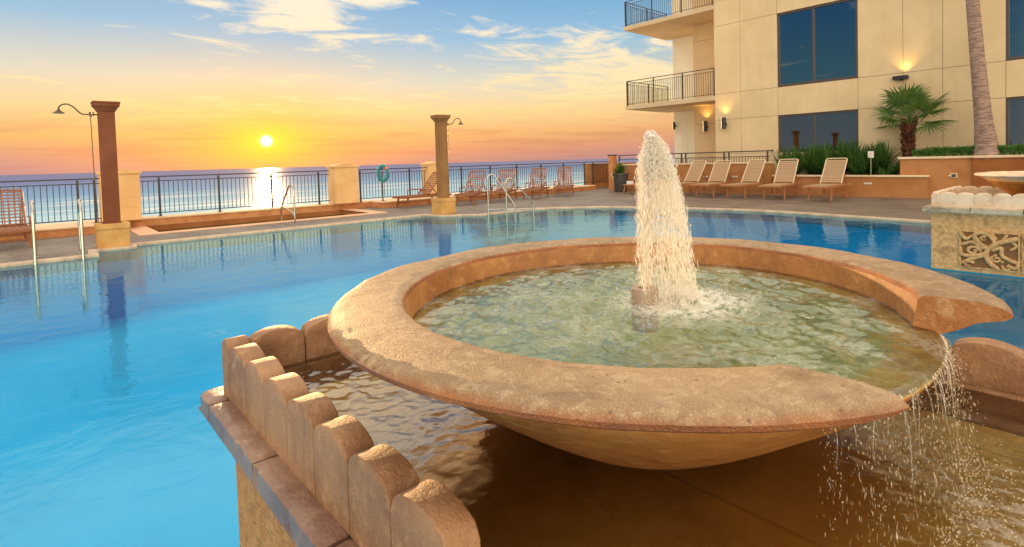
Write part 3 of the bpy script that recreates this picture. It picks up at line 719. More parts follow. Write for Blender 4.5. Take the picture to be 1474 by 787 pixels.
def fountain(name, ox, oy, sy, label, near_rows, far_rows, notch, pale):
    """ox,oy: left corner of the coping ; sy=-1 mirrors it across its long axis"""
    t = thing(name, label, 'fountain', (ox, oy, 0), group='stone pool fountains')
    X = lambda x: x - (-2.12)                      # the first fountain's world numbers, relative to its corner
    y_lo, y_hi = .364, 2.016
    def Y(y): return (y - .364) if sy > 0 else (2.016 - y)
    def YY(a, b): a, b = Y(a), Y(b); return (min(a, b), max(a, b))
    L = 2.9
    cop = 'grey_coping_stone' if pale else 'coping_stone'; sc = 'pale_stone' if pale else 'scallop_stone'
    # plinth walls in carved stone
    y0, y1 = YY(.444, 1.936)
    m = MB(); m.box(.09, L - .08, y0 + .01, y1 - .01, .012, .735)
    for (xa, xb_, ff) in ((.08, L - .08, 0),):
        nx, nz = 330, 84; vs = []; fs = []
        for k in range(nz + 1):
            for i_ in range(nx + 1):
                x = xa + (xb_ - xa) * i_ / nx; z_ = .012 + .723 * k / nz
                h_ = .5 - abs(noise.fractal(Vector((x * 16 + 3 * noise.noise(Vector((x * 5, 0, z_ * 5))), 1.7, z_ * 7)), .8, 2.1, 5)); e_ = min(1, min(i_, nx - i_, k, nz - k) / 3)
                vs.append((x, .0795 - .011 * h_ * e_ * (1 if sy > 0 else .45) + .004, z_))
        for k in range(nz):
            for i_ in range(nx): a_ = k * (nx + 1) + i_; fs.append((a_, a_ + 1, a_ + nx + 2, a_ + nx + 1))
        m.add(vs, fs, True)
    nv = len(m.v)
    m.box(.08, .0899, .084, 1.572, .012, .735)
    m.build('plinth', 'carved_stone' if pale else 'brown_carved_stone', t)
    m = MB(); m.box(.07, L - .07, y0 - .01, y1 + .01, -1.35, .0119); m.build('plinth_base', 'base_tile', t)
    # lower slab and coping slabs with joints
    m = MB(); m.box(.03, L - .03, YY(.394, 1.966)[0], YY(.394, 1.966)[1], .7351, .757, .006); m.build('lower_slab', 'pale_stone' if pale else 'coping_stone', t)
    ya, yb = YY(.364, .56); yc, yd = YY(1.82, 2.016); ym0, ym1 = YY(.563, 1.817)
    def slab(x0, x1, a, b):
        """worn coping slab with slightly broken front edges"""
        nx = max(6, int((x1 - x0) / .02)); ny = max(4, int((b - a) / .025)); bm = bmesh.new()
        bmesh.ops.create_cube(bm, size=1)
        for v in bm.verts: v.co = Vector(((v.co.x + .5) * (x1 - x0) + x0, (v.co.y + .5) * (b - a) + a, .757 + (v.co.z + .5) * .058))
        for ax_, cuts in ((0, nx), (1, ny), (2, 3)):
            ed = [e for e in bm.edges if abs((e.verts[0].co - e.verts[1].co)[ax_]) > .9 * ((x1 - x0), (b - a), .058)[ax_]]
            if ed: bmesh.ops.subdivide_edges(bm, edges=ed, cuts=cuts, use_grid_fill=True)
        for v in bm.verts:
            c = v.co; e = min(c.x - x0, x1 - c.x, c.y - a, b - c.y)
            zt = min(c.z - .757, .815 - c.z)
            if c.z > .814:
                w = max(0, 1 - e / .02); c.z -= .006 * w * w
            if c.z > .76:
                k = noise.fractal(Vector((c.x * 14 + ox, c.y * 14 + oy, c.z * 20)), 1., 2., 4)
                chip = max(0, noise.noise(Vector((c.x * 17, c.y * 17 + oy, 3.)))-.25) * (1 if e < .02 else .1)
                d = Vector((0, 0, 0))
                if e < .001:
                    if c.x - x0 < .001: d.x = 1
                    if x1 - c.x < .001: d.x = -1
                    if c.y - a < .001: d.y = 1
                    if b - c.y < .001: d.y = -1
                c += d * (abs(k) * .005 + chip * .03); c.z += k * .002 - (chip * .03 if c.z > .80 else 0)
        bm.normal_update(); vs = [v.co.copy() for v in bm.verts]; bm.verts.index_update()
        fs = [tuple(v.index for v in q.verts) for q in bm.faces]; bm.free()
        mm = MB(); mm.add(vs, fs, True); o = mm.build('coping_slab', cop, t); return o
    xs = [0, .145, .62, 1.06, 1.55, 2.1, L]
    for a, b in zip(xs, xs[1:]): slab(a + .003, b - .003, ya, yb)
    xs = [0, .5, 1.0, 1.5, 2.1, L]
    for a, b in zip(xs, xs[1:]): slab(a + .003, b - .003, yc, yd)
    slab(.0, .24, ym0, ym1)
    m = MB(); m.box(.241, L - .05, ym0, ym1, .758, .80); m.build('tray_floor', 'wet_floor', t)
    m = MB(); m.box(L - .17, L - .05, ym0, ym1, .8002, .93, .01); m.build('tray_end', sc, t)
    # scalloped walls : s are offsets along x from the corner of the wall (x=-2.03)
    xo = X(-2.03); gj = .0004 if pale else .0025
    na, nb = YY(.421, .483); fa, fb = YY(1.898, 1.96)
    for (a, b) in near_rows:
        s0 = a
        scallop_block(xo + a, xo + b, na, nb, g=gj).build('scallop_block', sc, t)
    for (a, b) in far_rows: scallop_block(xo + a, xo + b, fa, fb, g=gj).build('scallop_block', sc, t)
    w0, w1 = YY(.485, 1.896); k = 8; st = (w1 - w0) / k
    for i in range(k): scallop_block(w0 + i * st, w0 + (i + 1) * st, xo, xo + .062, axis='y', g=gj).build('scallop_block', sc, t)
    # ledge under the scallops inside the tray
    m = MB(); m.box(xo + .062, xo + .085, YY(.505, 1.87)[0], YY(.505, 1.87)[1], .8155, .862, .006)
    a, b = YY(.513, .543); m.box(xo + .092, L - .2, a, b, .8002, .862, .008) if False else None
    a, b = YY(1.872, 1.896); m.box(xo + .064, L - .2, a, b, .8155, .880, .008); m.build('tray_ledge', sc, t)
    # bowl
    bx, by = X(-.894), Y(1.19)
    out = [(0, .8003), (.15, .8003), (.19, .808), (.26, .840), (.32, .873), (.385, .914), (.45, .958), (.505, .998), (.56, 1.038), (.612, 1.078), (.645, 1.106), (.666, 1.126), (.670, 1.135), (.664, 1.141), (.650, 1.143), (.60, 1.140), (.575, 1.134), (.55, 1.10), (.45, 1.045), (.3, .985), (.0, .965)]
    m = MB(); m.lathe((bx, by), out, 96)
    for v in m.v:
        d = noise.fractal(v * 6, 1., 2., 3) * .004; v.x += d; v.y += d * .6
    bo = m.build('bowl', ['bowl_stone', 'bowl_floor', 'lip_stone'], t)
    for p_ in bo.data.polygons:
        if p_.normal.z > .3 and p_.center.z < 1.136 and p_.center.z > .9: p_.material_index = 1
        elif p_.normal.z > .3 and p_.center.z > 1.1: p_.material_index = 2
    vs, fs, fm = rim_mesh(bx, by, notch, sx=1, sy=sy)
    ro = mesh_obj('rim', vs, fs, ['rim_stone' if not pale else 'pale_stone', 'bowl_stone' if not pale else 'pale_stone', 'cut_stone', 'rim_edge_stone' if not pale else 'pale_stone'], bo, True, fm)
    # nozzle
    m = MB(); m.lathe((bx, by), [(.036, 1.08), (.037, 1.188), (.035, 1.195), (.018, 1.195), (.015, 1.17), (0, 1.17)], 28); m.build('nozzle', 'nozzle_brass', t)
    return t, ox + bx, oy + by
def wetfloor():
    m, b = new_mat('wet_floor'); v = pos(b)
    n = b.noise(v, 2.0, 6, .62, .3); n2 = b.noise(v, 28, 6, .7); n3 = b.noise(v, 110, 3, .7)
    col = b.mix(b.mr(n, .35, .65), srgb(236, 206, 118), srgb(204, 168, 84))
    col = b.mix(b.math('MULTIPLY', b.mr(n2, .45, .7), .5), col, srgb(250, 214, 140))
    col = b.mix(b.math('MULTIPLY', b.mr(n3, .5, .7), .35), col, srgb(184, 128, 62))
    br = b.node('ShaderNodeTexBrick'); b.put(br.inputs[0], b.map(v, (1, 1, 1), loc=(.38, .19, 0))); br.inputs['Scale'].default_value = 1.
    br.inputs['Brick Width'].default_value = 1.1; br.inputs['Row Height'].default_value = .62; br.inputs['Mortar Size'].default_value = .006
    col = b.mix(b.math('MULTIPLY', br.outputs['Fac'], .35), col, srgb(110, 70, 30))
    finish(b, prin(b, col, .5, (n2, .3, .006))); MAT['wet_floor'] = m
wetfloor()
w = .083; rows = [(-0.0, .085)] + [(.085 + LP * k, .085 + LP * (k + 1)) for k in range(7)]
far1 = [(0, .085)] + [(.085 + LP * k, .085 + LP * (k + 1)) for k in range(4)] + [(1.69 - LP, 1.69), (1.69, 1.69 + LP * 1.05), (1.69 + LP * 1.05, 1.69 + LP * 2.1), (1.69 + LP * 2.1, 1.69 + LP * 3.1)]
f1, BX, BY = fountain('fountain', -2.12, .364, 1, 'large stone fountain in the foreground with a round spilling bowl and bubbling jet', rows, far1, True, False)
# low scroll that ends the near scalloped row
scallop_block(1.43, 1.43 + .13, .057, .119, zc=.86, zp=.93).build('scroll_end', 'scallop_stone', f1)
f2, CX, CY = fountain('fountain', -1.75, 8.29, -1, 'second stone fountain at the right edge with a carved leaf panel on its plinth', far1, rows, False, True)

# carved relief panels on both plinths (near faces)
def relief(t, x0, x1, z0, z1, yf, seed):
    rnd = random.Random(seed)
    m = MB(); fw = .018
    for a in ((x0, x1, z1 - fw, z1), (x0, x1, z0, z0 + fw), (x0, x0 + fw, z0 + fw, z1 - fw), (x1 - fw, x1, z0 + fw, z1 - fw)):
        m.box(a[0], a[1], yf - .016, yf + .01, a[2], a[3], .004)
    W = x1 - x0; H = z1 - z0
    def P(u, v, d=0.): return Vector((x0 + u * W, yf - d, z0 + v * H))
    def curve(pts, r0, r1, d=.012, n=26):
        # catmull through control points
        C = [pts[0]] + pts + [pts[-1]]; out = []; rs = []
        seg = len(pts) - 1
        for k in range(n + 1):
            q = k / n * seg; i = min(int(q), seg - 1); f_ = q - i; a, b, c, e = C[i], C[i + 1], C[i + 2], C[i + 3]
            g = lambda j: .5 * ((2 * b[j]) + (-a[j] + c[j]) * f_ + (2 * a[j] - 5 * b[j] + 4 * c[j] - e[j]) * f_ ** 2 + (-a[j] + 3 * b[j] - 3 * c[j] + e[j]) * f_ ** 3)
            out.append(P(g(0), g(1), d)); rs.append(r0 + (r1 - r0) * k / n)
        m.tube(out, [q * 1.7 for q in rs], 10)
    def spiral(cu, cv, r, turns, a0, r0, r1, asp):
        pts = []
        for k in range(36):
            q = k / 35; a = a0 + q * turns * 2 * math.pi; rr = r * (1 - q * .85)
            pts.append(P(cu + rr * math.cos(a), cv + rr * math.sin(a) * asp, .012))
        m.tube(pts, [1.6 * (r0 + (r1 - r0) * k / 35) for k in range(36)], 10)
    asp = W / H
    curve([(.02, .1), (.2, .25), (.42, .38), (.50, .55), (.66, .72), (.97, .86)], .012, .02)
    curve([(.45, .40), (.52, .2), (.66, .03)], .020, .014)
    curve([(.45, .42), (.30, .36), (.06, .35), (.02, .55)], .018, .01)
    curve([(.50, .55), (.36, .66), (.26, .86), (.36, .97), (.52, .9), (.60, .72)], .018, .014)
    curve([(.42, .55), (.24, .70), (.04, .62)], .016, .01)
    curve([(.56, .52), (.70, .60), (.72, .40), (.84, .30), (.97, .22), (.93, .10), (.8, .16)], .014, .012)
    curve([(.62, .80), (.56, .92), (.5, .98)], .012, .012)
    curve([(.74, .80), (.80, .95)], .016, .008)
    curve([(.02, .92), (.12, .78), (.22, .88)], .016, .008)
    curve([(.86, .8), (.94, .66), (.84, .56)], .012, .008)
    spiral(.24, .47, .13, 1.2, 0, .012, .008, asp * .8)
    spiral(.63, .30, .10, 1.3, 1.5, .010, .007, asp * .8)
    spiral(.16, .10, .10, .8, .4, .014, .012, asp * .8)
    spiral(.80, .10, .08, 1., 2.5, .011, .007, asp * .8)
    spiral(.42, .80, .07, .8, 1., .012, .010, asp * .8)
    for (u, v_) in ((.14, .8), (.3, .5), (.72, .24), (.9, .72), (.52, .5)):
        c = P(u, v_, .006); m.lathe((0, 0), [(0, 0)], 3) if False else None
        m.bbox(c, (.03, .02, .03), Matrix.Rotation(u * 5, 3, 'Y'), .008)
    m.build('carved_panel', 'carved_stone', t)
    mm = MB(); mm.box(x0 + fw, x1 - fw, yf - .002, yf - .0005, z0 + fw, z1 - fw); mm.build('panel_back', 'panel_back', t)
m_, b_ = new_mat('panel_back'); v_ = pos(b_); n_ = b_.noise(v_, 30, 5, .6)
finish(b_, prin(b_, b_.mix(n_, srgb(112, 76, 42), srgb(138, 98, 58)), .9, (n_, .6, .01))); MAT['panel_back'] = m_  # dark colour stands in for shade in the recesses behind the carving
relief(f2, -1.37 + 1.75, -.785 + 1.75, .06, .53, .0795, 3)
relief(f2, -.77 + 1.75, -.19 + 1.75, .06, .53, .0795, 4)
relief(f1, .6, 1.2, .06, .53, .0795, 5)

# ------------------------------------------------------------------ water in the fountains
def foam_bowl(b, v):
    spx, spy = BX + .075, BY + .075
    d = b.vmath('DISTANCE', v, (spx, spy, 1.165), out=1)
    near = b.mr(d, .26, .03)
    vv = b.map(v, (1, 1, .2))
    n = b.noise(vv, 26, 6, .68, 1.2); r = b.math('SUBTRACT', 1., b.math('MULTIPLY', b.math('ABSOLUTE', b.math('SUBTRACT', n, .5)), 7.), clamp=True)
    n2 = b.noise(vv, 8, 4, .6)
    streak = b.math('MULTIPLY', b.math('POWER', r, 2.2), b.mr(n2, .42, .62))
    a = b.math('MULTIPLY', streak, .22)
    core = b.math('MULTIPLY', near, b.mr(b.noise(vv, 40, 5, .7), .35, .6))
    return b.math('MAXIMUM', a, b.math('MULTIPLY', core, .95), clamp=True)
water('bowl_water', 1.75, (.80, .92, .78), 45, .40, .004, .02, foam=foam_bowl)
water('tray_water', 2.0, (.97, .93, .82), 30, .35, .004, .01)
water('calm_water', 1.5, (.9, .92, .85), 30, .3, .004, .01)

def bowl_water():
    vs = []; fs = []; nr, na = 120, 300; sp = Vector((BX + .075, BY + .08, 0))
    for i in range(nr + 1):
        for j in range(na):
            a = 2 * math.pi * j / na; q = i / nr
            ys = math.sin(a)
            rmax = .627
            if math.cos(a) > 0 and -.36 / .65 < ys < .242 / .65: rmax = .672
            r = rmax * q; x = BX + r * math.cos(a); y = BY + r * ys
            v = Vector((x, y, 0)); ds = (v - sp).length
            amp = .014 + .012 * math.exp(-ds * 9)
            fade = 1 - max(0, (r - .50) / .13) * .7
            n = noise.fractal(Vector((x * 10, y * 13, .3)), .9, 2.1, 5)
            n = (.5 - abs(n)) * 1.1
            ring = math.sin(ds * 75) * .003 * math.exp(-ds * 4)
            z = 1.148 + amp * n * fade + ring * fade
            if rmax > .65 and r > .56:
                k = (r - .56) / .112; z = z * (1 - min(1, k)) + min(1, k) * 1.1465 ; z -= max(0, (k - .85)) * .05
            vs.append((x, y, z))
    for i in range(nr):
        for j in range(na):
            fs.append((i * na + j, (i + 1) * na + j, (i + 1) * na + (j + 1) % na, i * na + (j + 1) % na))
    struct(mesh_obj('bowl_water', vs, fs, 'bowl_water', smooth=True))
bowl_water()
def tray_water():
    x0, x1, y0, y1 = -1.966, .58, .480, 1.898; nx, ny = 360, 200; vs = []; fs = []
    for j in range(ny + 1):
        for i in range(nx + 1):
            x = x0 + (x1 - x0) * i / nx; y = y0 + (y1 - y0) * j / ny
            # the sheet is stirred on the corner side and calmer towards the camera
            act = 1 / (1 + math.exp((x + 1.05 + .35 * (1.2 - y)) * 9)); act *= 1 / (1 + math.exp((y - 1.45 + .0) * 12)) * .8 + .2
            dl = math.hypot(x - (BX + .72), y - (BY - .05)); act = max(act, .55 * math.exp(-(dl / .2) ** 2))
            n = noise.fractal(Vector((x * 13 + 3, y * 19, 1.3)), .9, 2.1, 4); n = (.5 - abs(n))
            z = .872 + (.0012 + .0058 * act) * n
            vs.append((x, y, z))
    for j in range(ny):
        for i in range(nx):
            a = j * (nx + 1) + i; fs.append((a, a + 1, a + nx + 2, a + nx + 1))
    struct(mesh_obj('tray_water', vs, fs, 'tray_water', smooth=True))
tray_water()
def second_waters():
    n = 48
    struct(mesh_obj('bowl_water', [(CX + .63 * math.cos(2 * math.pi * k / n), CY + .63 * math.sin(2 * math.pi * k / n), 1.16) for k in range(n)], [tuple(range(n))], 'calm_water'))
    struct(mesh_obj('tray_water', [(-1.75 + .19, 8.44, .872), (.95, 8.44, .872), (.95, 9.80, .872), (-1.75 + .19, 9.80, .872)], [(0, 1, 2, 3)], 'calm_water'))
second_waters()

# spray: many small elongated drops flying on real trajectories
def drop_mat(name, col, tr, gl):
    m, b = new_mat(name)
    d = b.node('ShaderNodeBsdfDiffuse'); d.inputs[0].default_value = c4(col)
    t = b.node('ShaderNodeBsdfTranslucent'); t.inputs[0].default_value = c4(col)
    g = b.node('ShaderNodeBsdfGlossy'); g.inputs['Roughness'].default_value = .08
    tp = b.node('ShaderNodeBsdfTransparent')
    m1 = b.node('ShaderNodeMixShader'); m1.inputs[0].default_value = .55; b.l.new(d.outputs[0], m1.inputs[1]); b.l.new(t.outputs[0], m1.inputs[2])
    m2 = b.node('ShaderNodeMixShader'); m2.inputs[0].default_value = gl; b.l.new(m1.outputs[0], m2.inputs[1]); b.l.new(g.outputs[0], m2.inputs[2])
    m3 = b.node('ShaderNodeMixShader'); m3.inputs[0].default_value = tr; b.l.new(m2.outputs[0], m3.inputs[1]); b.l.new(tp.outputs[0], m3.inputs[2])
    finish(b, m3.outputs[0]); MAT[name] = m
drop_mat('spray_water', (1., .94, .82), .42, .22)
drop_mat('falling_drops', (.98, .78, .42), .6, .4)
drop_mat('stream_water', (.98, .86, .56), .72, .55)
drop_mat('jet_water', (.92, .82, .70), .45, .4)
def drop(m, c, d, L, r):
    d = d.normalized(); a = d.cross(Vector((0, 0, 1)));
    if a.length < .05: a = Vector((1, 0, 0))
    a.normalize(); b = d.cross(a)
    k = 5; ring = [c + (a * math.cos(2 * math.pi * q / k) + b * math.sin(2 * math.pi * q / k)) * r for q in range(k)]
    vs = [c - d * L / 2] + ring + [c + d * L / 2]
    fs = [(0, 1 + (q + 1) % k, 1 + q) for q in range(k)] + [(k + 1, 1 + q, 1 + (q + 1) % k) for q in range(k)]
    m.add(vs, fs, True)
def jet():
    rnd = random.Random(11); t = thing('water_jet', 'tall frothy water jet rising from the nozzle in the bowl', 'water jet', (BX, BY, 1.192))
    lean = Vector((.695, .719, 0)); side = Vector((-.719, .695, 0))
    g = 9.8; H = .425; vz = math.sqrt(2 * g * H)
    # rising core: a thick wobbly stem
    pts = []; rs = []
    for k in range(22):
        q = k / 21; tt = q * vz / g * .93; zz = vz * tt - g * tt * tt / 2
        pts.append(lean * (.004 + .026 * q * q) + side * (.002 * math.sin(q * 17)) + Vector((0, 0, zz + .001)))
        rs.append(.0095 + .003 * math.sin(q * 23) + .008 * q * q)
    m = MB(); m.tube(pts, rs, 12); m.build('jet_column', 'jet_water', t)
    m = MB()
    for i in range(17500):
        # launched at slightly different speed and spread; sampled in flight
        s_ = rnd.random(); sp_ = abs(rnd.gauss(0, 1))
        vl = -.035 + .305 * rnd.random() ** .9; vs_ = rnd.gauss(0, .065)
        v0 = vz * (1.0 - .075 * ((vl - .11) / .14) ** 2 - .05 * (vs_ / .1) ** 2 - min(.3, abs(rnd.gauss(0, .03)))); T = 2 * v0 / g
        hd = lean * vl + side * vs_; vh = 1.
        u = rnd.random(); tt = T * (.10 + .92 * u ** .8)
        zz = v0 * tt - g * tt * tt / 2
        if zz < -.042: continue
        up_ = tt < T / 2
        if up_ and rnd.random() < .62: continue
        p_ = hd * tt + Vector((rnd.gauss(0, .004), rnd.gauss(0, .004), zz))
        vel = hd * vh + Vector((0, 0, v0 - g * tt))
        sz = rnd.random()
        drop(m, p_, vel + Vector((rnd.gauss(0, .25), rnd.gauss(0, .25), 0)), .004 + .034 * sz * sz * min(1, abs(vel.z) / 1.5) + .002, .0005 + .0011 * rnd.random() ** 3)
    # crown of the jet
    for i in range(2600):
        a = rnd.random() * 6.283; dh = rnd.random() * .13; hh = H + .004 - dh
        rr = .040 * math.sqrt(min(1, dh / .09)) * math.sqrt(rnd.random())
        drop(m, lean * .030 + Vector((rr * math.cos(a), rr * math.sin(a), hh)), Vector((rnd.gauss(0, 1), rnd.gauss(0, 1), rnd.gauss(0, 1.6))), .008, .0013)
    # splash where it lands
    for i in range(2600):
        a = rnd.random() * 6.283; r_ = abs(rnd.gauss(0, .085)); c = lean * .085 + Vector((r_ * math.cos(a), r_ * math.sin(a), 0))
        zz = -.046 + abs(rnd.gauss(0, .020)) * math.exp(-r_ * 5)
        drop(m, c + Vector((0, 0, zz)), Vector((math.cos(a), math.sin(a), rnd.random() * 2)), .004 + .010 * rnd.random(), .0010 + .0018 * rnd.random() ** 2)
    o = m.build('spray', 'spray_water', t); o['kind'] = 'stuff'
jet()
def falls():
    rnd = random.Random(5); m = MB(); g = 9.8
    t = thing('water_fall', 'thin curtain of drops falling from the open lip of the foreground bowl', 'waterfall', (BX, BY, 1.138))
    a0, a1 = math.asin(-.345 / .676), math.asin(.232 / .676)
    for i in range(2600):
        a = a0 + (a1 - a0) * rnd.random() ** 1.0; a += rnd.gauss(0, .01)
        clump = noise.noise(Vector((a * 16, 0, 0))) + .3 * noise.noise(Vector((a * 60, 4, 0)))
        if clump < -.08 and rnd.random() < .75: continue
        vh = .02 + .16 * abs(rnd.gauss(0, 1)) - .16 * (rnd.random() < .25) * rnd.random(); tt = .242 * rnd.random() ** .8
        rr = .676 + vh * tt; zz = -g * tt * tt / 2 + rnd.gauss(0, .002)
        if zz < -.262: continue
        L = .003 + .020 * (tt / .24) * rnd.random() ** 2
        drop(m, Vector((rr * math.cos(a), rr * math.sin(a), zz)), Vector((math.cos(a) * vh + rnd.gauss(0, .25), math.sin(a) * vh + rnd.gauss(0, .25), -g * tt - .2)), L, .0004 + .0010 * rnd.random() ** 4)
    for i in range(700):
        a = a0 + (a1 - a0) * rnd.random(); rr = .69 + abs(rnd.gauss(0, .05)); drop(m, Vector((rr * math.cos(a), rr * math.sin(a), -.265 + abs(rnd.gauss(0, .012)))), Vector((rnd.gauss(0, 1), rnd.gauss(0, 1), 1)), .006, .0014)
    for i in range(0):     # stray drips running off the underside on the near side
        a = -math.pi * .5 + rnd.gauss(.55, .22); rr = .60; q = rnd.random() ** .7; drop(m, Vector((.48 * math.cos(a), .48 * math.sin(a), -.14 - .13 * q)), Vector((0, 0, -1)), .010 * rnd.random() + .003, .0011)
    o = m.build('drops', 'falling_drops', t); o['kind'] = 'stuff'
    m = MB()
    for i in range(50):
        a = a0 + (a1 - a0) * rnd.random(); vh = .02 + .18 * rnd.random(); t1 = .05 + .16 * rnd.random() ** 1.5; ph = rnd.random() * 6; pts = []; rs = []
        for k in range(12):
            tt = t1 * k / 11; rr = .668 + vh * tt; aa = a + .006 * math.sin(ph + tt * 60) * k / 11
            pts.append((rr * math.cos(aa), rr * math.sin(aa), .006 - g * tt * tt / 2)); rs.append(.0013 * (1 - .7 * k / 11))
        m.tube(pts, rs, 6)
    o = m.build('streams', 'stream_water', t); o['kind'] = 'stuff'
falls()

# ------------------------------------------------------------------ loungers
def lounger(woven, label, group):
    """origin at the middle of the foot edge, on the ground; head end towards +y"""
    t = thing('lounge_chair', label, 'lounge chair', group=group)
    wd_, L, hs = (.70, 2.25, .45) if not woven else (.68, 1.95, .36); fm_ = 'teak' if not woven else 'dark_teak'; hx = wd_ / 2
    for s in (-1, 1):
        m = MB(); m.bar((s * hx, 0, hs), (s * hx, L, hs), .045, .065, .008); m.build('side_rail', fm_, t)
    m = MB(); m.bar((-hx, .02, hs), (hx, .02, hs), .05, .06, .008, (0, 0, 1)); m.build('cross_rail', fm_, t)
    m = MB(); m.bar((-hx, L - .02, hs - .01), (hx, L - .02, hs - .01), .05, .05, .008); m.build('cross_rail', fm_, t)
    for s in (-1, 1):
        for y_, dy in ((.50 if not woven else .22, -.05), (1.70 if not woven else 1.55, .10)):
            m = MB(); m.bar((s * (hx - .03), y_, hs - .03), (s * (hx - .01), y_ + dy, 0), .045, .055, .006, (0, 1, 0)); m.build('leg', fm_, t)
    for y_ in ((.52, 1.73) if not woven else (.24, 1.58)):
        m = MB(); m.bar((-hx + .03, y_, .17), (hx - .03, y_, .17), .03, .04, .004); m.build('stretcher', fm_, t)
    y_h = 1.38 if not woven else 1.02; ang = R(53 if not woven else 50); bl = 1.0 if not woven else .98
    d = Vector((0, math.cos(ang), math.sin(ang))); nrm = Vector((0, -math.sin(ang), math.cos(ang))); o0 = Vector((0, y_h, hs + .045))
    m = MB()
    if not woven:
        for k in range(19): m.bar((-hx + .03, .06 + k * .072, hs + .035), (hx - .03, .06 + k * .072, hs + .035), .056, .012, .003)
    else:
        for k in range(14): m.bar((-hx + .03, .06 + k * .072, hs + .03), (hx - .03, .06 + k * .072, hs + .03), .034, .012, .003)
        for k in range(6): m.bar((-hx + .08 + k * (wd_ - .16) / 5, .03, hs + .040), (-hx + .08 + k * (wd_ - .16) / 5, y_h, hs + .040), .026, .008, .002)
    m.build('seat_slats', 'sling' if not woven else 'dark_teak', t)
    bk = bpy.data.objects.new('backrest', None); COL.objects.link(bk); bk.parent = t
    m = MB(); hw = hx - .03
    pts = [o0 + Vector((-hw, 0, 0)), o0 + Vector((-hw, 0, 0)) + d * (bl - .07), o0 + Vector((-hw + .015, 0, 0)) + d * (bl - .02), o0 + Vector((-hw + .06, 0, 0)) + d * bl,
           o0 + Vector((hw - .06, 0, 0)) + d * bl, o0 + Vector((hw - .015, 0, 0)) + d * (bl - .02), o0 + Vector((hw, 0, 0)) + d * (bl - .07), o0 + Vector((hw, 0, 0))]
    m.tube(pts, .019, 8); m.build('back_frame', 'cream_tube' if not woven else 'dark_teak', bk)
    m = MB(); n_s = 11
    if not woven:
        for k in range(n_s):
            c = o0 + d * (.05 + k * (bl - .10) / n_s); m.bar(c + Vector((-hw, 0, 0)), c + Vector((hw, 0, 0)), .0, .0, .001) if False else None
            q = c + d * .033; rot = Matrix((Vector((1, 0, 0)), d, nrm)).transposed(); m.bbox(q, (2 * hw, (bl - .10) / n_s * .86, .010), rot, .003)
    else:
        rot = Matrix((Vector((1, 0, 0)), d, nrm)).transposed()
        for k in range(11): m.bbox(o0 + d * (.05 + k * (bl - .10) / 10), (2 * hw, .024, .010), rot, .002)
        for k in range(7): m.bbox(o0 + Vector((-hw + .06 + k * (2 * hw - .12) / 6, 0, 0)) + d * (bl / 2) + nrm * .011, (.022, bl - .04, .010), rot, .002)
    m.build('back_slats', 'sling' if not woven else 'dark_teak', bk)
    for s in (-1, 1):
        m = MB(); m.bar(o0 + Vector((s * (hw - .05), 0, 0)) + d * (bl * .55) - nrm * .01, (s * (hw - .05), L - .2, hs + .03), .025, .03, .004); m.build('back_strut', fm_, t)
    if woven:
        for s in (-1, 1):
            m = MB(); m.tube([(s * (hx + .02), .62, hs), (s * (hx + .03), .60, hs + .16), (s * (hx + .03), .68, hs + .225), (s * (hx + .03), 1.20, hs + .22)], .020, 8); m.build('armrest', fm_, t)
    return t
GR = 'strap loungers lined up against the terracotta wall'
proto = lounger(False, '', GR)
rl_ = [(-11.50, 'strap lounger right behind the water jet, leftmost of the five by the wall'), (-10.24, 'strap lounger second from the water jet in the row by the wall'),
       (-9.06, 'middle strap lounger of the five by the wall, at the end of the wall railing'), (-7.67, 'strap lounger fourth from the water jet, in front of the strappy bushes'),
       (-6.27, 'strap lounger farthest right, in front of the small white sign')]
for i, (x, lb) in enumerate(rl_):
    o = proto if i == 0 else dup(proto, (0, 0, 0))
    o.location = (x - .12, 17.08, .05); o.rotation_euler = (0, 0, R((-4, 3, -2, 5, 0)[i])); o['label'] = lb
GW = 'woven brown loungers along the sea railing'
pw = lounger(True, '', GW)
lw = [((-16.9, 8.85), R(2), 'woven lounger half hidden behind the right shower column, its foot pointing left'),
      ((-15.75, 10.75), R(36), 'woven lounger just right of the right shower column'),
      ((-15.7, 12.2), R(38), 'woven lounger behind the sloping pool handrails, second right of the column'),
      ((-15.65, 13.75), R(35), 'woven lounger third right of the right shower column'),
      ((-15.6, 15.4), R(40), 'woven lounger fourth right of the column, nearest the potted plant')]
for i, (q, rz, lb) in enumerate(lw):
    o = pw if i == 0 else dup(pw, (0, 0, 0))
    o.location = (q[0], q[1], .05); o.rotation_euler = (0, 0, rz); o['label'] = lb
o = dup(pw, (-15.25, -.40, .05), R(93), 'woven wooden lounger at the left edge behind the pool ladder')

# low table with a box beside the potted plant
t = thing('side_table', 'low wooden side table left of the water jet beside the potted plant', 'table', (-13.9, 17.9, .05))
m = MB(); m.box(-.35, .35, -.3, .3, .36, .40, .008); m.build('table_top', 'teak', t)
for sx_ in (-1, 1):
    for sy_ in (-1, 1):
        m = MB(); m.bar((sx_ * .27, sy_ * .22, .36), (sx_ * .33, sy_ * .27, 0), .04, .045, .005, (0, 1, 0)); m.build('leg', 'teak', t)
m = MB(); m.box(-.12, .12, -.08, .08, 0, .13, .01); o = m.build('white_box', 'white_plastic'); o.location = (-14.05, 17.85, .451)
tag(o, 'small white box standing on the low side table', 'box')

